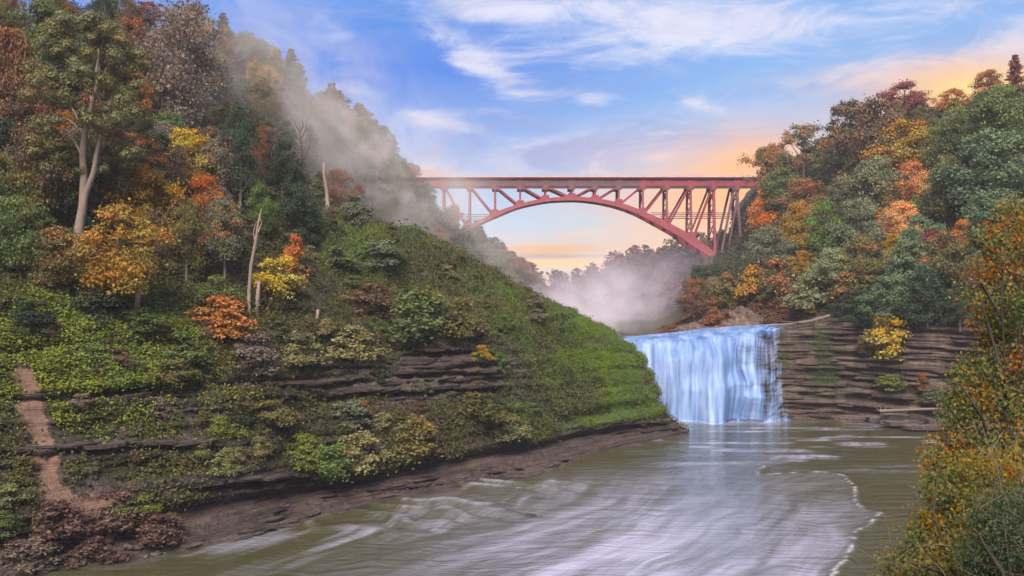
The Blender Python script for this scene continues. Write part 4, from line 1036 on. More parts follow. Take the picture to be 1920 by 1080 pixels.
def f_ridge(p, q, r):
    if q[0] > 985 or q[1] > 600: return
    for hx, hy, hw, hh in HEROPX:
        if abs(q[0]-hx) < hw*.5 and abs(q[1]-30-hy) < hh*.5: return
    if q[0] < 520: return f_left(p, q, r)
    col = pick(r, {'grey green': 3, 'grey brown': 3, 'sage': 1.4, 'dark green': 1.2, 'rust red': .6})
    H = r.uniform(8, 14)
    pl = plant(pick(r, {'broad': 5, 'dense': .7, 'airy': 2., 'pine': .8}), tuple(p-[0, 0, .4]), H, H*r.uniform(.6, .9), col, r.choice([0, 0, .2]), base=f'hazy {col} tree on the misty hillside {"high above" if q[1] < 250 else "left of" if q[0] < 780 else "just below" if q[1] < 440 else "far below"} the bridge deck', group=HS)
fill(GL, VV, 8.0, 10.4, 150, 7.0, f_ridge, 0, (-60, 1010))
# skyline row of the left ridge under the bridge: orange sky glow put into their red leaf colour
for i, (px, py, w_, h_) in enumerate([(905, 440, 30, 44), (925, 462, 34, 44), (945, 480, 34, 42), (962, 494, 32, 46), (978, 503, 40, 54), (996, 512, 46, 54), (880, 425, 26, 40), (858, 412, 24, 34)]):
    hero(px, py+6, w_, h_, 'airy' if i % 2 else 'broad', 'rust red', 0, 'reddish tree on the far left rim seen under the arch', .4, group='reddish trees under the arch')
# trees of the far hill
# the far wood reads as one mass
def far_wood():
    pts = GF.reshape(-1, 3); FV = np.repeat(np.linspace(0, 3, GF.shape[0])[:, None], GF.shape[1], 1).ravel(); q_ = proj(pts)
    idx = np.where((FV > .1) & (FV < 2.8) & (q_[:, 0] > 900) & (q_[:, 0] < 1440))[0]; r = np.random.default_rng(11); got = []
    for i in r.choice(idx, 3000):
        if all(((pts[i]-g)**2).sum() > 75 for g in got): got.append(pts[i])
        if len(got) > 170: break
    VVs, TT, CC = [], [], []
    for p in got:
        C, N, T, CL, _ = crown_points(['broad', 'dense'][r.integers(2)], r); k = r.permutation(len(C))[:420]; H = r.uniform(9, 15)
        V, Q = cards(C[k]*[H*.85, H*.85, H]+p, N[k], np.full(len(k), .72), r); VVs.append(V); TT.append(T[k]); CC.append(np.full(len(k), r.uniform(0, 1)))
    V = np.concatenate(VVs); o = obj('far_wood', mesh('far_wood', V, np.arange(len(V)).reshape(-1, 4), False, fattr={'tone': np.concatenate(TT), 'clump': np.concatenate(CC)}), M_COVER)
    o.color = (.07, .065, .05, .15); tag(o, kind='stuff')
far_wood()
for px, py, w_, h_ in [(1060, 515, 16, 22), (1080, 512, 16, 24), (1110, 508, 12, 20), (1145, 490, 20, 26), (1166, 478, 18, 26), (1188, 468, 26, 28), (1215, 470, 30, 22), (1245, 462, 30, 20), (1275, 462, 30, 20)]:
    hero(px, py+8, w_, h_+6, 'pine' if w_ < 20 else 'broad', 'maroon', 2, 'reddish skyline tree on the far hill', .3, group='skyline trees of the far hill')

# ------------------------------------------------------------------ shrubs on the left cliff
C_['red brown'] = (.098, .060, .050)
BSH = 'bushes growing on the layered left cliff'
bush = [(660, 640, 110, 60, 'pale olive', 'yellowish bush on the ledge above the dark bare rock'), (790, 590, 130, 90, 'green', 'large green bush overhanging the dark rock face'),
 (868, 600, 90, 70, 'olive', 'olive bush at the right end of the dark rock overhang'), (945, 600, 36, 34, 'bright green', 'small round bright green bush on the grassy spur'),
 (905, 655, 40, 26, 'yellow', 'low yellow tuft on the grassy spur'), (620, 860, 90, 66, 'bright green', 'bright green bush low on the cliff above the shelf'),
 (680, 845, 90, 74, 'pale olive', 'yellow green bush low on the cliff above the shelf'), (570, 840, 70, 60, 'lime green', 'lime bush low on the cliff left of the bright green bush'),
 (785, 825, 100, 76, 'olive', 'rounded olive bush above the bare shelf'), (420, 795, 60, 40, 'lime green', 'small lime bush on the middle ledge'),
 (425, 860, 60, 46, 'pale olive', 'yellow bush hanging over the lowest ledge'), (480, 665, 90, 70, 'grey brown', 'dry twiggy bush on the slope under the trunk bases'),
 (570, 650, 90, 60, 'pale olive', 'pale grassy bush left of the yellowish ledge bush'), (960, 800, 80, 46, 'pale olive', 'yellow green bush at the foot of the spur'),
 (900, 760, 100, 50, 'olive', 'olive bush below the dark rock face'), (660, 770, 80, 44, 'grey green', 'grey green bush in the middle of the cliff'),
 (520, 770, 90, 50, 'olive', 'olive bush in the middle of the left cliff'), (340, 650, 90, 60, 'green', 'green bush right of the ivy patch'), (330, 700, 80, 50, 'olive', 'olive bush below the ivy patch'),
 (700, 560, 90, 60, 'brown', 'brown bush in the middle of the brushy slope'), (720, 470, 80, 50, 'grey green', 'grey green bush high on the grassy spur'), (640, 480, 70, 50, 'green', 'green bush below the dark tree on the spur'),
 (250, 950, 90, 34, 'lime green', 'lime green mat of leaves above the debris'), (320, 975, 50, 34, 'olive', 'olive bush at the edge of the debris fan'), (15, 970, 60, 40, 'green', 'green bush at the lower left edge'),
 (270, 600, 80, 46, 'bright green', 'bright green bush at the right of the ivy'), (60, 590, 80, 60, 'dark green', 'dark bush above the ivy patch'), (200, 570, 100, 60, 'dark green', 'dark bush beneath the golden tree'),
 (110, 985, 130, 84, 'red brown', 'reddish brown twiggy bush at the left of the debris fan'), (215, 960, 130, 80, 'red brown', 'large reddish brown bush covering the debris fan'), (300, 985, 90, 56, 'red brown', 'reddish brown bush at the right end of the debris fan'), (60, 1025, 100, 50, 'grey brown', 'grey brown twiggy bush near the lower left waterline'), (180, 1020, 90, 40, 'red brown', 'low reddish brown bush just above the boulders')]
for cx, cy, w_, h_, c, lb in bush: hero(cx, cy, w_, h_, 'shrub', c, 0, lb, 0.06, cat='bush', name='bush', group=BSH)
def f_shrub(p, q, r):
    if q[1] < 590 and q[0] < 440: return
    e_ = np.interp(q[0], [0, 400, 700, 1000, 1250], [1, 1, 1, .55, .3])
    if abs(q[0]-np.interp(q[1], [680, 760, 860, 940, 1000], [40, 60, 85, 100, 130])) < 42 and q[1] > 670: return
    if q[0] > 1010 or r.uniform() > e_: return
    bv = np.exp(-((q[0]-830)/105)**2-((q[1]-690)/45)**2)
    if r.uniform() < bv*.9: return
    col = pick(r, {'olive': 3, 'green': 2, 'brown': 2.4, 'pale olive': 1.8, 'grey brown': 2, 'dark green': 1.6, 'bright green': .7, 'rust red': .25})
    H = r.uniform(1.1, 2.9)
    zz = 'on the brushy slope' if q[1] < 640 else 'on upper ledges' if q[1] < 760 else 'on lower ledges'
    xx = 'near the ivy' if q[0] < 350 else 'left of dark rock' if q[0] < 720 else 'around dark rock'
    plant('shrub', tuple(p-[0, 0, .3]), H, H*r.uniform(1.0, 1.8), col, r.choice([0, 0, 0, .12]), base=f'{col} shrub {zz} {xx}', cat='bush', group=BSH, name='bush')
fill(GL, VV, 3.4, 6.9, 270, 2.5, f_shrub, 0, (-200, 1200))
WSH = 'bushes along the rock right of the falls'
def f_wall(p, q, r):
    if q[0] < 1325 or (q[0] < 1415 and q[1] < 560): return
    if q[0] < 1500 and q[1] > 560: return
    col = pick(r, {'olive': 3, 'gold': 1.2, 'green': 2, 'brown': 1.5, 'sage': 2, 'dark green': 2})
    H = r.uniform(2, 5)
    plant('shrub', tuple(p-[0, 0, .3]), H, H*r.uniform(.9, 1.4), col, r.choice([0, 0, .2]), base=f'{col} bush on the rock {zone(q, "R")}', cat='bush', group=WSH, name='bush')
fill(GR, VR, 2.3, 4.2, 75, 4.0, f_wall, 1, (1330, 1950))
for cx, cy, w_, h_, c, lb in [(1652, 640, 74, 72, 'yellow', 'round yellow bush hanging on the bare cliff'), (1664, 714, 60, 26, 'lime green', 'low bright green plant on a cliff ledge'), (1722, 720, 24, 34, 'rust red', 'small red plant on the cliff near the foreground bush'),
                             (1740, 742, 50, 26, 'grey green', 'low grey green plant above the flat slabs'), (1620, 640, 40, 50, 'olive', 'dim olive bush left of the round yellow bush')]:
    g = hit(cx, cy+h_*.3, 1); k = g[1]/F; plant('shrub', (g[0], g[1]-.8, g[2]-h_*.15*k), h_*k, w_*k*1.1, c, .05, base=lb, cat='bush', name='bush', group='bushes on the bare cliff right of the falls')

# ------------------------------------------------------------------ ground cover (uncountable): ivy, grass, brush, moss
def cover(name, G, Ng, wts, n, size, color, accent=0., up=.6, lift=.25, per=5, spread=.35, stretch=None):
    """leaf sprays scattered over a terrain sheet with probability wts"""
    du = np.linalg.norm(np.gradient(G, axis=1), axis=2); dv = np.linalg.norm(np.gradient(G, axis=0), axis=2)
    wts = np.clip(wts, 0, None)*du*dv; wts[-1] = 0; wts[:, -1] = 0
    pr = wts.ravel(); pr = pr/pr.sum(); r = np.random.default_rng(len(name)*77)
    idx = r.choice(len(pr), n, p=pr); a = r.uniform(0, 1, n)[:, None]; b = r.uniform(0, 1, n)[:, None]
    i, j = np.unravel_index(idx, G.shape[:2])
    p = G[i, j]*(1-a)*(1-b)+G[i+1, j]*a*(1-b)+G[i, j+1]*(1-a)*b+G[i+1, j+1]*a*b; nn = Ng[i, j]
    C = (p[:, None]+r.normal(size=(n, per, 3))*spread+nn[:, None]*r.uniform(0, lift, (n, per, 1))).reshape(-1, 3)
    N = (nn[:, None]*.7+np.array([0, 0, up])+r.normal(size=(n, per, 3))*.5).reshape(-1, 3)
    big = fbm(p[:, 0]*.18, p[:, 1]*.18, p[:, 2]*.18, 3)
    V, Q = cards(C, N, np.full(len(C), size), r)
    if stretch:                       # upright or hanging blades
        V = V.reshape(-1, 4, 3); c = V.mean(1, keepdims=True); dlt = V-c; ax = np.array(stretch)
        V = (c+dlt*.30+ax*(np.array([-1, 0, 1, 0])[None, :, None])*size*r.uniform(.6, 1.5, (len(V), 1, 1))).reshape(-1, 3)
    o = obj(name, mesh(name, V, Q, False, fattr={'tone': r.uniform(0, 1, len(Q)), 'clump': np.clip(np.repeat(big, per)*1.6-.3+r.normal(size=len(Q))*.08, 0, 1)}), M_COVER)
    o.color = (*color, accent); return tag(o, kind='stuff')
pp = proj(GL); fr_m = ((VV > 2.95) & (VV < 7.05)).astype(float)
up_n = np.clip(NL[..., 2]*1.6, .05, 1)
clear = np.clip(1-1.7*np.clip(bare, 0, 1), 0, 1)*np.clip(1-earth*1.6, 0, 1)
patch = lambda s, o_, th: sst(fbm(GL[..., 0]*s, GL[..., 1]*s, GL[..., 2]*s*1.4+o_, 4), th-.08, th+.08)
ivy = (pxblob(pp, 130, 650, 170, 68)+.07*pxblob(pp, 250, 760, 160, 60))*fr_m*clear*(VV < 5.6)
cover('ivy', GL, NL, ivy*(.25+patch(.2, 3, .46)), 20000, .195, (.145, .185, .026), 0., .7, .5)
lipy = np.interp(pp[..., 0], [900, 1000, 1130, 1262], [835, 826, 794, 776])
gr = (sst(pp[..., 0], 900, 1090)+.35*sst(pp[..., 0], 600, 700)*(1-sst(pp[..., 1], 600, 660)))*fr_m*(pp[..., 1] < lipy)*(VV < 7.02)*(.3+patch(.13, 1, .46))
cover('spur_grass', GL, NL, gr+.9*fr_m*pxblob(pp, 660, 450, 70, 60)*(pp[..., 0] > 590), 40000, .20, (.125, .21, .032), 0., .9, .5, 5, .3, (0, 0, .8))
br = fr_m*clear*(1-.80*sst(pp[..., 0], 980, 1140))*(1-.8*np.clip(ivy, 0, 1))
cover('cliff_brush', GL, NL, br*(1-.85*sst(pp[..., 0], 590, 700)*(1-sst(pp[..., 1], 620, 660)))*(.03+patch(.16, 8, .54)), 24000, .21, (.085, .084, .030), .05, .6, .8, 5, .45)
cover('dry_grass', GL, NL, br*(.04+patch(.11, 14, .5))*(.4+sst(pp[..., 1], 400, 430))*(1+2.2*pxblob(pp, 850, 540, 170, 110)), 26000, .24, (.12, .10, .048), 0., .8, .6, 4, .35, (0, 0, .8))
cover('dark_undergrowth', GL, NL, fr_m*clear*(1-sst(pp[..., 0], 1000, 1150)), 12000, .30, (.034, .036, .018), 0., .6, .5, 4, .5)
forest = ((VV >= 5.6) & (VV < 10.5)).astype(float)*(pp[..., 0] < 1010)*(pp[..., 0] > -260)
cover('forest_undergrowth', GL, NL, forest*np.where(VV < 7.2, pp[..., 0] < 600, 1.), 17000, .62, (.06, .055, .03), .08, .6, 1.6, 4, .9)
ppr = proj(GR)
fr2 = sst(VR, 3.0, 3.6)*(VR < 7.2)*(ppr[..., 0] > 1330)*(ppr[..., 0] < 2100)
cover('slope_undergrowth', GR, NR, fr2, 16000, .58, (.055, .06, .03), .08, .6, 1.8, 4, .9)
moss = (pxblob(ppr, 1515, 655, 40, 34)+pxblob(ppr, 1540, 710, 26, 32)+.5*pxblob(ppr, 1535, 745, 26, 18)+.25*pxblob(ppr, 1465, 690, 20, 40)+.22*pxblob(ppr, 1690, 745, 100, 14))*(VR < 1.6)
cover('hanging_moss', GR, NR, moss*sst(fbm(GR[..., 0]*.4, GR[..., 1]*.4, GR[..., 2]*.15, 3), .35, .6), 3800, .26, (.06, .095, .03), .0, .3, .3, 4, .35, (0, 0, -.9))
scr = ((VR > 1.9) & (VR < 4.2))*(ppr[..., 0] > 1240)*(ppr[..., 0] < 1560)*sst(fbm(GR[..., 0]*.15, GR[..., 1]*.15, GR[..., 2]*.15, 4), .5, .6)
cover('scree_brush', GR, NR, scr.astype(float), 3800, .3, (.13, .06, .035), .2, .6, .6, 4, .4)
deb = pxblob(pp, 240, 975, 190, 60)*(VV > 1.5)*(VV < 4.)
cover('debris_brush', GL, NL, deb*(.15+patch(.3, 5, .5)), 2600, .16, (.11, .055, .05), .1, .6, .4, 4, .3, (0, 0, .7))
rim = fr_m*np.exp(-((VV-7)/.12)**2)*(pp[..., 0] > 900)
cover('rim_grass', GL, NL, rim, 2600, .3, (.11, .075, .05), 0., .9, .5, 3, .25, (0, 0, 1.1))

# ------------------------------------------------------------------ rocks, slabs and driftwood
def rock_mesh(seed, flat=1.):
    r = np.random.default_rng(seed); import bmesh
    bm = bmesh.new(); bmesh.ops.create_icosphere(bm, subdivisions=2, radius=1)
    me = bpy.data.meshes.new('boulder')
    pl = r.normal(size=(9, 3)); pl /= np.linalg.norm(pl, axis=1)[:, None]; of = r.uniform(.45, .8, 9)
    for v in bm.verts:
        c = np.array(v.co)
        for n, d in zip(pl, of):
            k_ = c@n
            if k_ > d: c = c-n*(k_-d)
        v.co = Vector(c*[1, 1, flat])
    bm.to_mesh(me); bm.free(); me.materials.append(M_BOULDER); return me
RM = [rock_mesh(i) for i in range(6)]
r = np.random.default_rng(21)
for i in range(46):
    px, py = r.uniform(5, 330), 0
    base_y = np.interp(px, [0, 80, 330], [1092, 1074, 1034]); py = base_y-r.uniform(2, 60)*(.5+.5*r.uniform())
    g = hit(px, py, 0, 6); s_ = r.uniform(.25, .75)*(1.25 if r.uniform() < .15 else 1)
    o = obj('boulder', RM[i % 6], None); o.location = (g[0], g[1]-.1, g[2]+s_*.15); o.scale = (s_*1.3, s_, s_*.7); o.rotation_euler = (r.uniform(-.3, .3), r.uniform(-.3, .3), r.uniform(0, 6.3))
    tag(o, None, 'rock', 'boulders at the foot of the left cliff')
    REG.append([o, ('large dark boulder' if s_ > .62 else 'small dark boulder')+' '+('close to the waterline' if base_y-py < 14 else 'high on the debris' if base_y-py > 32 else 'in the debris')+' at the lower left shore', px, py, 'boulders at the foot of the left cliff'])
def slab_mesh(seed, L, W_, T_):
    r = np.random.default_rng(seed); n = 13; a = np.sort(r.uniform(0, 6.28, n)); rad = r.uniform(.75, 1., n)
    top_ = np.stack([L*rad*np.cos(a), W_*rad*np.sin(a), np.full(n, T_)+r.normal(size=n)*T_*.08], 1); bot = top_*[.96, .96, 0]-[0, 0, .3]
    V = np.concatenate([top_, bot, [[0, 0, T_]]]); Q = [[i, (i+1) % n, n+(i+1) % n, n+i] for i in range(n)]; T3 = [[2*n, i, (i+1) % n] for i in range(n)]
    return mesh('slab', V, [np.array(Q)[:, ::-1], np.array(T3)], False)
slabs = [(1700, 783, 208, 11, 3.2, 1.5, 'thick dark rock slab under the driftwood at the right shore'), (1648, 786, 211, 6, 2.6, 1.0, 'small layered slab left of the thick dark slab'), (1690, 792, 203, 9, 2.6, .5, 'thin flat slab in front of the thick dark slab'),
         (1735, 800, 199, 10, 2.2, .5, 'lowest flat slab reaching into the pool'), (1760, 790, 202, 7, 2.6, .9, 'flat slab beside the foreground bush'), (1600, 786, 214, 7, 2., .6, 'low slab at the cliff foot right of the falls'),
         (1256, 796, 194.5, 3.6, 2.4, .9, 'layered slab at the tip of the left spur'), (1246, 792, 195, 2.8, 2.2, 1.4, 'upper slab at the tip of the left spur'), (1280, 808, 196, 2.6, 1.4, .35, 'thin slab reaching into the pool from the spur tip')]
for i, (px, py, d, L, W_, T_, lb) in enumerate(slabs):
    p = P(px, py, d); o = obj('rock_slab', slab_mesh(40+i, L*.62, W_, T_), M_SLAB if i < 6 else M_BOULDER); o.location = (p[0], p[1], max(p[2]-T_*.4, -.1)); o.rotation_euler = (0, 0, r.uniform(-.12, .12)); tag(o, lb, 'rock')
# protruding beds of the cliffs, each a ledge of its own
LM = [slab_mesh(90+i, 1., 1., 1.) for i in range(8)]
def ledge(px, py, sid, L, W_, T_, parent, mat):
    g = hit(px, py, sid, 6); g1 = hit(px+14, py, sid, 6); dx_, dy_ = g1[0]-g[0], g1[1]-g[1]
    o = bpy.data.objects.new('rock_ledge', LM[r.integers(8)]); COL.objects.link(o); o.parent = parent
    o.location = (g[0], g[1]+W_*.35, g[2]); o.scale = (L, W_, T_); o.rotation_euler = (r.uniform(-.03, .03), r.uniform(-.012, .012), math.atan2(dy_, dx_) if abs(dx_) > .2 and abs(dy_) < 3*abs(dx_) else 0)
    if len(o.data.materials) == 0: o.data.materials.append(None)
    o.material_slots[0].link = 'OBJECT'; o.material_slots[0].material = mat
WALL, HILL = bpy.data.objects['gorge_wall'], bpy.data.objects['hillside']
for i in range(110):
    px = r.uniform(1465, 1830); y0 = np.interp(px, [1450, 1560, 1700, 1850], [628, 612, 616, 630]); ledge(px, r.uniform(y0, 778), 1, r.uniform(2.2, 8.5), r.uniform(.9, 1.7), r.uniform(.14, .5), WALL, M_WALL)
for i in range(46):
    px = r.uniform(1180, 1470); ledge(px, r.uniform(650, 775), 1, r.uniform(1.5, 4.), r.uniform(.7, 1.2), r.uniform(.15, .4), WALL, M_WALL)
for cx, cy, rx, ry, n_ in ((830, 690, 105, 42, 40), (700, 735, 120, 12, 14), (500, 720, 150, 12, 14), (200, 745, 150, 10, 14), (250, 840, 190, 12, 18), (480, 905, 160, 14, 14), (1195, 797, 62, 9, 26)):
    for i in range(n_): ledge(r.uniform(cx-rx, cx+rx), r.uniform(cy-ry, cy+ry), 0, r.uniform(1.2, 4.5), r.uniform(.6, 1.2), r.uniform(.12, .35), HILL, M_CLIFF)
for ln in ([(380, 993), (640, 946), (800, 904), (980, 878), (1133, 845)], [(430, 1006), (560, 977), (760, 940), (900, 911)], [(500, 955), (760, 905), (950, 868)], [(1130, 812), (1262, 792)], [(330, 1018), (430, 1008), (640, 958)]):
    for i in range(15):
        lx, ly = np.array(ln, float).T; px = r.uniform(lx[0], lx[-1]); ledge(px, np.interp(px, lx, ly)+r.normal()*2, 0, r.uniform(.9, 3.2), r.uniform(.4, 1.), r.uniform(.08, .22), HILL, M_CLIFF)
def log(pts, rads, label, extra=()):
    o0 = pts[0]; e_ = empty('driftwood_log', tuple(o0)); tag(e_, label, 'log')
    b = MB(); b.tube([np.array(p)-o0 for p in pts], rads, 7); obj('stem', b.mesh('stem', True), M_DRIFT, e_)
    for q in extra:
        b = MB(); b.tube([np.array(p)-o0 for p in q], np.linspace(.14, .04, len(q)), 5); obj('root', b.mesh('root', True), M_DRIFT, e_)
log([P(1650, 771, 205.5), P(1690, 769, 204), P(1740, 767, 203), P(1775, 766, 202)], [.42, .34, .3, .16], 'long pale driftwood log on the slabs right of the falls', [[P(1650, 771, 205.5), P(1642, 764, 205)], [P(1652, 771, 205.5), P(1650, 760, 205)], [P(1655, 771, 205.5), P(1664, 762, 205)]])
log([P(1440, 611, 231), P(1480, 608, 230), P(1520, 602, 229), P(1556, 592, 228)], [.2, .34, .4, .45], 'bleached driftwood trunk with roots at the right end of the crest', [[P(1545, 594, 228), P(1540, 610, 227)], [P(1550, 594, 228), P(1553, 612, 227.5)], [P(1535, 597, 228), P(1525, 612, 227)], [P(1500, 605, 229), P(1450, 601, 231)], [P(1556, 592, 228), P(1562, 586, 228)]])
p = P(991, 967, CAMZ*F/427); o = obj('boulder', rock_mesh(77, .6), None); o.location = (p[0], p[1], .05); o.scale = (1.2, .7, .5); tag(o, 'dark rock breaking the surface in the rapids', 'rock')

# ------------------------------------------------------------------ foreground bushes on the near bank
def leaf_shape():
    pts = [(0, 0), (.28, .12), (.5, .42), (.34, .5), (.42, .8), (.14, .72), (0, 1.05), (-.14, .72), (-.42, .8), (-.34, .5), (-.5, .42), (-.28, .12)]
    V = np.array([(x, y, -.18*abs(x)-.12*y*y) for x, y in pts]); return V
LS_V = leaf_shape()
fan = [[0, i, i+1] for i in range(1, 11)]
OV = np.array([(0, 0, 0), (.32, .4, -.06), (0, 1.0, -.1), (-.32, .4, -.06)])
def bushmass(name, label, outline, d0, depth, n, leafsize, palette, nlead, seed, stems, maple=.5):
    """outline: px -> list of (py, xmin, xmax) rows giving the extent; leaves hang on twigs inside that volume"""
    r = np.random.default_rng(seed); ys = [o_[0] for o_ in outline]
    bl = P(stems[0][0][0], stems[0][0][1], d0); e_ = empty(name, tuple(bl)); tag(e_, label, 'bush', 'bushes in the right foreground')
    sb = 0
    for s_ in stems:
        b = MB(); q = [P(px, py, d0+dd)-bl for px, py, dd in s_]; b.tube(q, np.linspace(.035, .006, len(q)), 6); obj('branch', b.mesh('branch', True), M_DARKBARK, e_)
    # sprig clusters
    C = []; N = []; CLc = []
    while len(C) < n:
        py = r.uniform(ys[0], ys[-1]); lo = np.interp(py, ys, [o_[1] for o_ in outline])+46*(float(fbm(py*.022, seed*3., 0., 3))-.45); hi = np.interp(py, ys, [o_[2] for o_ in outline])
        if r.uniform() > (hi-lo)/(max(o_[2]-o_[1] for o_ in outline)): continue
        f = r.beta(.8, 1.0) if r.uniform() < .55 else r.uniform(0, 1); px = lo+(hi-lo)*f+r.normal()*8
        dd = r.uniform(-.5, .5)*depth*math.sqrt(max(.05, min(1, (px-lo)/120)))+.5*depth*(1-min(1, max(0, (px-lo))/160))
        c = P(px, py, d0+dd)-bl; k = r.integers(5, 14); ax = r.normal(size=3); ax[2] = -abs(ax[2])*.5; ax /= np.linalg.norm(ax)
        t0 = r.uniform(0, 1); cl = (float(fbm(px*.012, py*.012, seed*1., 3))*2.2+r.uniform(0, .25)) % 1.
        for j in range(k):
            C.append(c+ax*r.uniform(-.28, .28)+r.normal(size=3)*.07); N.append(np.array([-.1, -.75, .55])+r.normal(size=3)*.55); CLc.append(cl)
    C = np.array(C[:n]); N = np.array(N[:n]); N /= np.linalg.norm(N, axis=1)[:, None]; CLc = np.array(CLc[:n])
    up = np.array([0, 0, -1.])+r.normal(size=(n, 3))*.7; T_ = up-N*np.sum(up*N, 1)[:, None]; T_ /= np.linalg.norm(T_, axis=1)[:, None]; B_ = np.cross(T_, N)
    sz = leafsize*r.uniform(.55, 1.35, n)
    # the leaves that show largest are parts of their own: nearest first
    order = np.argsort(C[:, 1]-2.*sz/leafsize*.3); own = order[:nlead]; rest = order[nlead:]
    names = list(palette); wt = np.array([palette[k_][1] for k_ in names], float); wt /= wt.sum()
    lm = {}
    for k_ in names:
        lm[k_] = [mesh('leaf', LS_V, np.array(fan), False, fattr={'tone': np.full(10, .2+.3*q), 'clump': np.full(10, .5)}) for q in range(2)]
        for q in lm[k_]: q.materials.append(M_LEAF)
    from mathutils import Matrix
    for i in own:
        k_ = names[r.choice(len(names), p=wt)]; o = obj('leaf', lm[k_][r.integers(2)], None, e_)
        M = np.stack([B_[i], T_[i], N[i]], 1)*sz[i]*1.1
        M4 = Matrix(((M[0, 0], M[0, 1], M[0, 2], C[i, 0]), (M[1, 0], M[1, 1], M[1, 2], C[i, 1]), (M[2, 0], M[2, 1], M[2, 2], C[i, 2]), (0, 0, 0, 1)))
        o.matrix_local = M4; o.color = (*palette[k_][0], 0.)
    # the rest in one part, by simple leaves
    V = C[rest][:, None]+sz[rest][:, None, None]*(OV[None, :, 0:1]*B_[rest][:, None]+OV[None, :, 1:2]*T_[rest][:, None]+OV[None, :, 2:3]*N[rest][:, None])
    big = CLc[rest]
    pc = np.array([list(palette[k_][0])+[1.] for k_ in names]); cum = np.cumsum(wt)
    lc = pc[np.clip(np.searchsorted(cum, np.mod(big+r.normal(size=len(rest))*.10, 1.)*.9999), 0, len(names)-1)]
    o = obj('leaf_mass', mesh('leaf_mass', V.reshape(-1, 3), np.arange(4*len(rest)).reshape(-1, 4), False, fattr={'tone': r.uniform(0, 1, len(rest)), 'clump': big, 'leafcol': lc}), M_BUSH, e_)
    o.color = (1, 1, 1, 0); o['kind'] = 'stuff'
    # twigs
    b = MB()
    for i in rest[::max(1, len(rest)//260)]:
        a = C[i]; q = a+r.normal(size=3)*[.3, .3, .35]; b.tube([a, (a+q)/2+r.normal(size=3)*.04, q], [.008, .006, .003], 3, False)
    obj('twigs', b.mesh('twigs', True), M_BARK, e_)['kind'] = 'stuff'
    return e_
YP = {'yellow olive': ((.15, .12, .024), 3.5), 'green': ((.085, .115, .028), 4.), 'gold': ((.24, .14, .022), 1.8), 'brown': ((.11, .065, .028), 1.6), 'orange': ((.32, .12, .025), 1.1), 'red': ((.26, .05, .035), .12)}
bushmass('vine_bush', 'tall yellow and orange leafed bush at the right edge', [(370, 1900, 1960), (410, 1866, 1990), (480, 1846, 2010), (560, 1822, 2030), (620, 1846, 2040), (660, 1818, 2040), (700, 1800, 2040), (745, 1785, 2040), (800, 1775, 2040), (840, 1755, 2040), (900, 1748, 2040)], 15.5, 2.4, 23000, .070, YP, 220, 5,
         [[(1890, 1120, 0), (1880, 900, .1), (1885, 700, 0), (1878, 560, -.2), (1890, 420, 0)], [(1885, 900, 0), (1840, 780, -.6), (1800, 720, -.7), (1765, 712, -.6)], [(1885, 720, 0), (1850, 600, -.3), (1822, 505, -.3)], [(1885, 800, 0), (1930, 620, -.2), (1915, 480, -.2)], [(1880, 600, 0), (1840, 530, -.4), (1800, 528, -.4)], [(1880, 850, 0), (1850, 900, -.8), (1900, 960, -1)]])
bushmass('low_bush', 'lower yellow green bush at the bottom right by the river', [(850, 1790, 1960), (900, 1745, 1960), (950, 1735, 1960), (1000, 1700, 1960), (1050, 1672, 1960), (1110, 1655, 1960), (1180, 1660, 1960)], 13.2, 1.8, 17000, .060,
         {'green': ((.08, .10, .022), 5), 'yellow olive': ((.14, .11, .02), 3), 'gold': ((.19, .12, .018), 1.2), 'red': ((.26, .045, .03), .03)}, 160, 6,
         [[(1800, 1180, 0), (1790, 1080, -.2), (1750, 960, -.2), (1760, 880, 0)], [(1795, 1090, 0), (1730, 1060, -.3), (1690, 1050, -.3)], [(1795, 1090, 0), (1830, 990, -.3), (1850, 920, -.3)]])
bushmass('dark_shrub', 'dark green shrub at the bottom right corner with a few red leaves', [(930, 1850, 2000), (980, 1820, 2000), (1040, 1830, 2000), (1100, 1820, 2000), (1180, 1800, 2000)], 11.2, 1.2, 9000, .048,
         {'dark green': ((.045, .07, .03), 8), 'olive': ((.09, .09, .03), 2), 'red': ((.28, .05, .05), .12)}, 110, 8, [[(1890, 1180, 0), (1895, 1080, -.1), (1880, 960, -.1)], [(1893, 1090, 0), (1850, 1030, -.2), (1835, 1000, -.2)]])

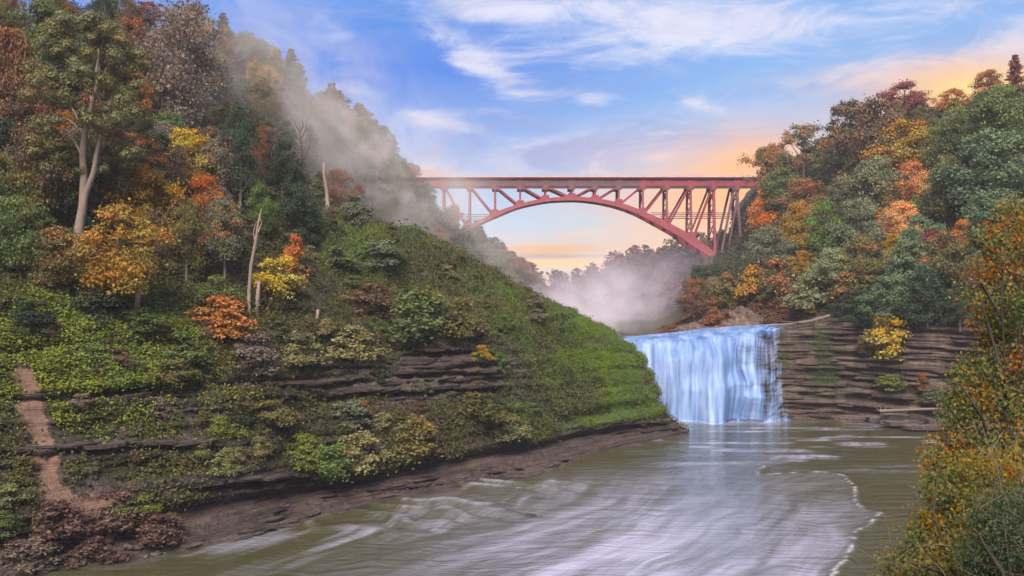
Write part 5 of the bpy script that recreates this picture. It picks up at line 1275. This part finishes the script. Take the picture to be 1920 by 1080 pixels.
# ------------------------------------------------------------------ mist and haze
def cube_mesh(name, lo, hi):
    V = [(x, y, z) for x in (lo[0], hi[0]) for y in (lo[1], hi[1]) for z in (lo[2], hi[2])]
    return mesh(name, np.array(V, float), np.array([[0, 1, 3, 2], [4, 6, 7, 5], [0, 4, 5, 1], [2, 3, 7, 6], [0, 2, 6, 4], [1, 5, 7, 3]]))
def mistbox(name, c, size, rot, density, color, fn=None, step=1., aniso=-.15):
    m = cube_mesh(name, (-1, -1, -1), (1, 1, 1)); o = obj(name, m); o.location = c; o.scale = size; o.rotation_euler = rot
    mm, t, out_ = newmat(name); g = t.node('ShaderNodeTexCoord').outputs['Object']
    r2 = t.node('ShaderNodeVectorMath', operation='LENGTH'); t.link(g, r2.inputs[0])
    try: mm.cycles.volume_step_rate = step
    except Exception: print('no step rate')
    fall = t.sstep(r2.outputs['Value'], 1., .12)
    n = t.noise(t.vm('MULTIPLY', g, fn or (1, 1, 1)), 1.6, 5, .6, .8)
    dn = t.m('MULTIPLY', t.m('MULTIPLY', t.m('MULTIPLY', fall, fall), t.sstep(n, .38, .66)), density)
    v = t.node('ShaderNodeVolumePrincipled'); v.inputs['Color'].default_value = color; v.inputs['Anisotropy'].default_value = aniso; t.link(dn, v.inputs['Density'])
    t.link(v.outputs[0], out_.inputs['Volume']); m.materials.append(mm); tag(o, kind='stuff'); return o
mistbox('spray_plume', P(1110, 588, 285), (36, 56, 26), (0, RAD(-16), 0), .042, (.90, .86, 1., 1), fn=(1.5, 1.2, 1.1))
mistbox('valley_mist', P(1120, 560, 430), (90, 70, 40), (0, RAD(-8), 0), .034, (.88, .77, .98, 1), fn=(1.4, 1., 1.))
mistbox('drifting_mist', P(690, 270, 250), (100, 34, 36), (0, RAD(40), RAD(26)), .040, (1., .95, .97, 1), fn=(3.6, 1.4, 1.8), step=.5)
mistbox('fall_spray', P(1225, 715, 209), (17, 7, 15), (0, 0, 0), .06, (.93, .95, 1., 1))
hz = obj('haze', cube_mesh('haze', (-910, -70, -4.), (910, 910, 150))); mm, t, out_ = newmat('haze'); v = t.node('ShaderNodeVolumePrincipled'); v.inputs['Color'].default_value = (.93, .90, 1., 1)
v.inputs['Density'].default_value = .00013; t.link(v.outputs[0], out_.inputs['Volume']); hz.data.materials.append(mm); tag(hz, kind='stuff')

# ------------------------------------------------------------------ labels: single each thing out among its look-alikes
ORD = ['first', 'second', 'third', 'fourth', 'fifth', 'sixth', 'seventh', 'eighth', 'ninth', 'tenth', 'eleventh', 'twelfth', 'thirteenth', 'fourteenth', 'fifteenth']
from collections import defaultdict
gr_ = defaultdict(list)
for it in REG: gr_[it[1]].append(it)
for lb, its in gr_.items():
    its.sort(key=lambda i: i[2])
    if len(its) == 1: its[0][0]['label'] = lb; continue
    if len(its) == 2:
        for it, w_ in zip(its, ('left of two: ', 'right of two: ')): it[0]['label'] = w_+lb
        continue
    if len(its) <= 15:
        for n_, it in enumerate(its): it[0]['label'] = f'{lb}, {ORD[n_]} from left'
    else:
        for it in its:
            it[0]['label'] = lb; it[0]['group'] = lb
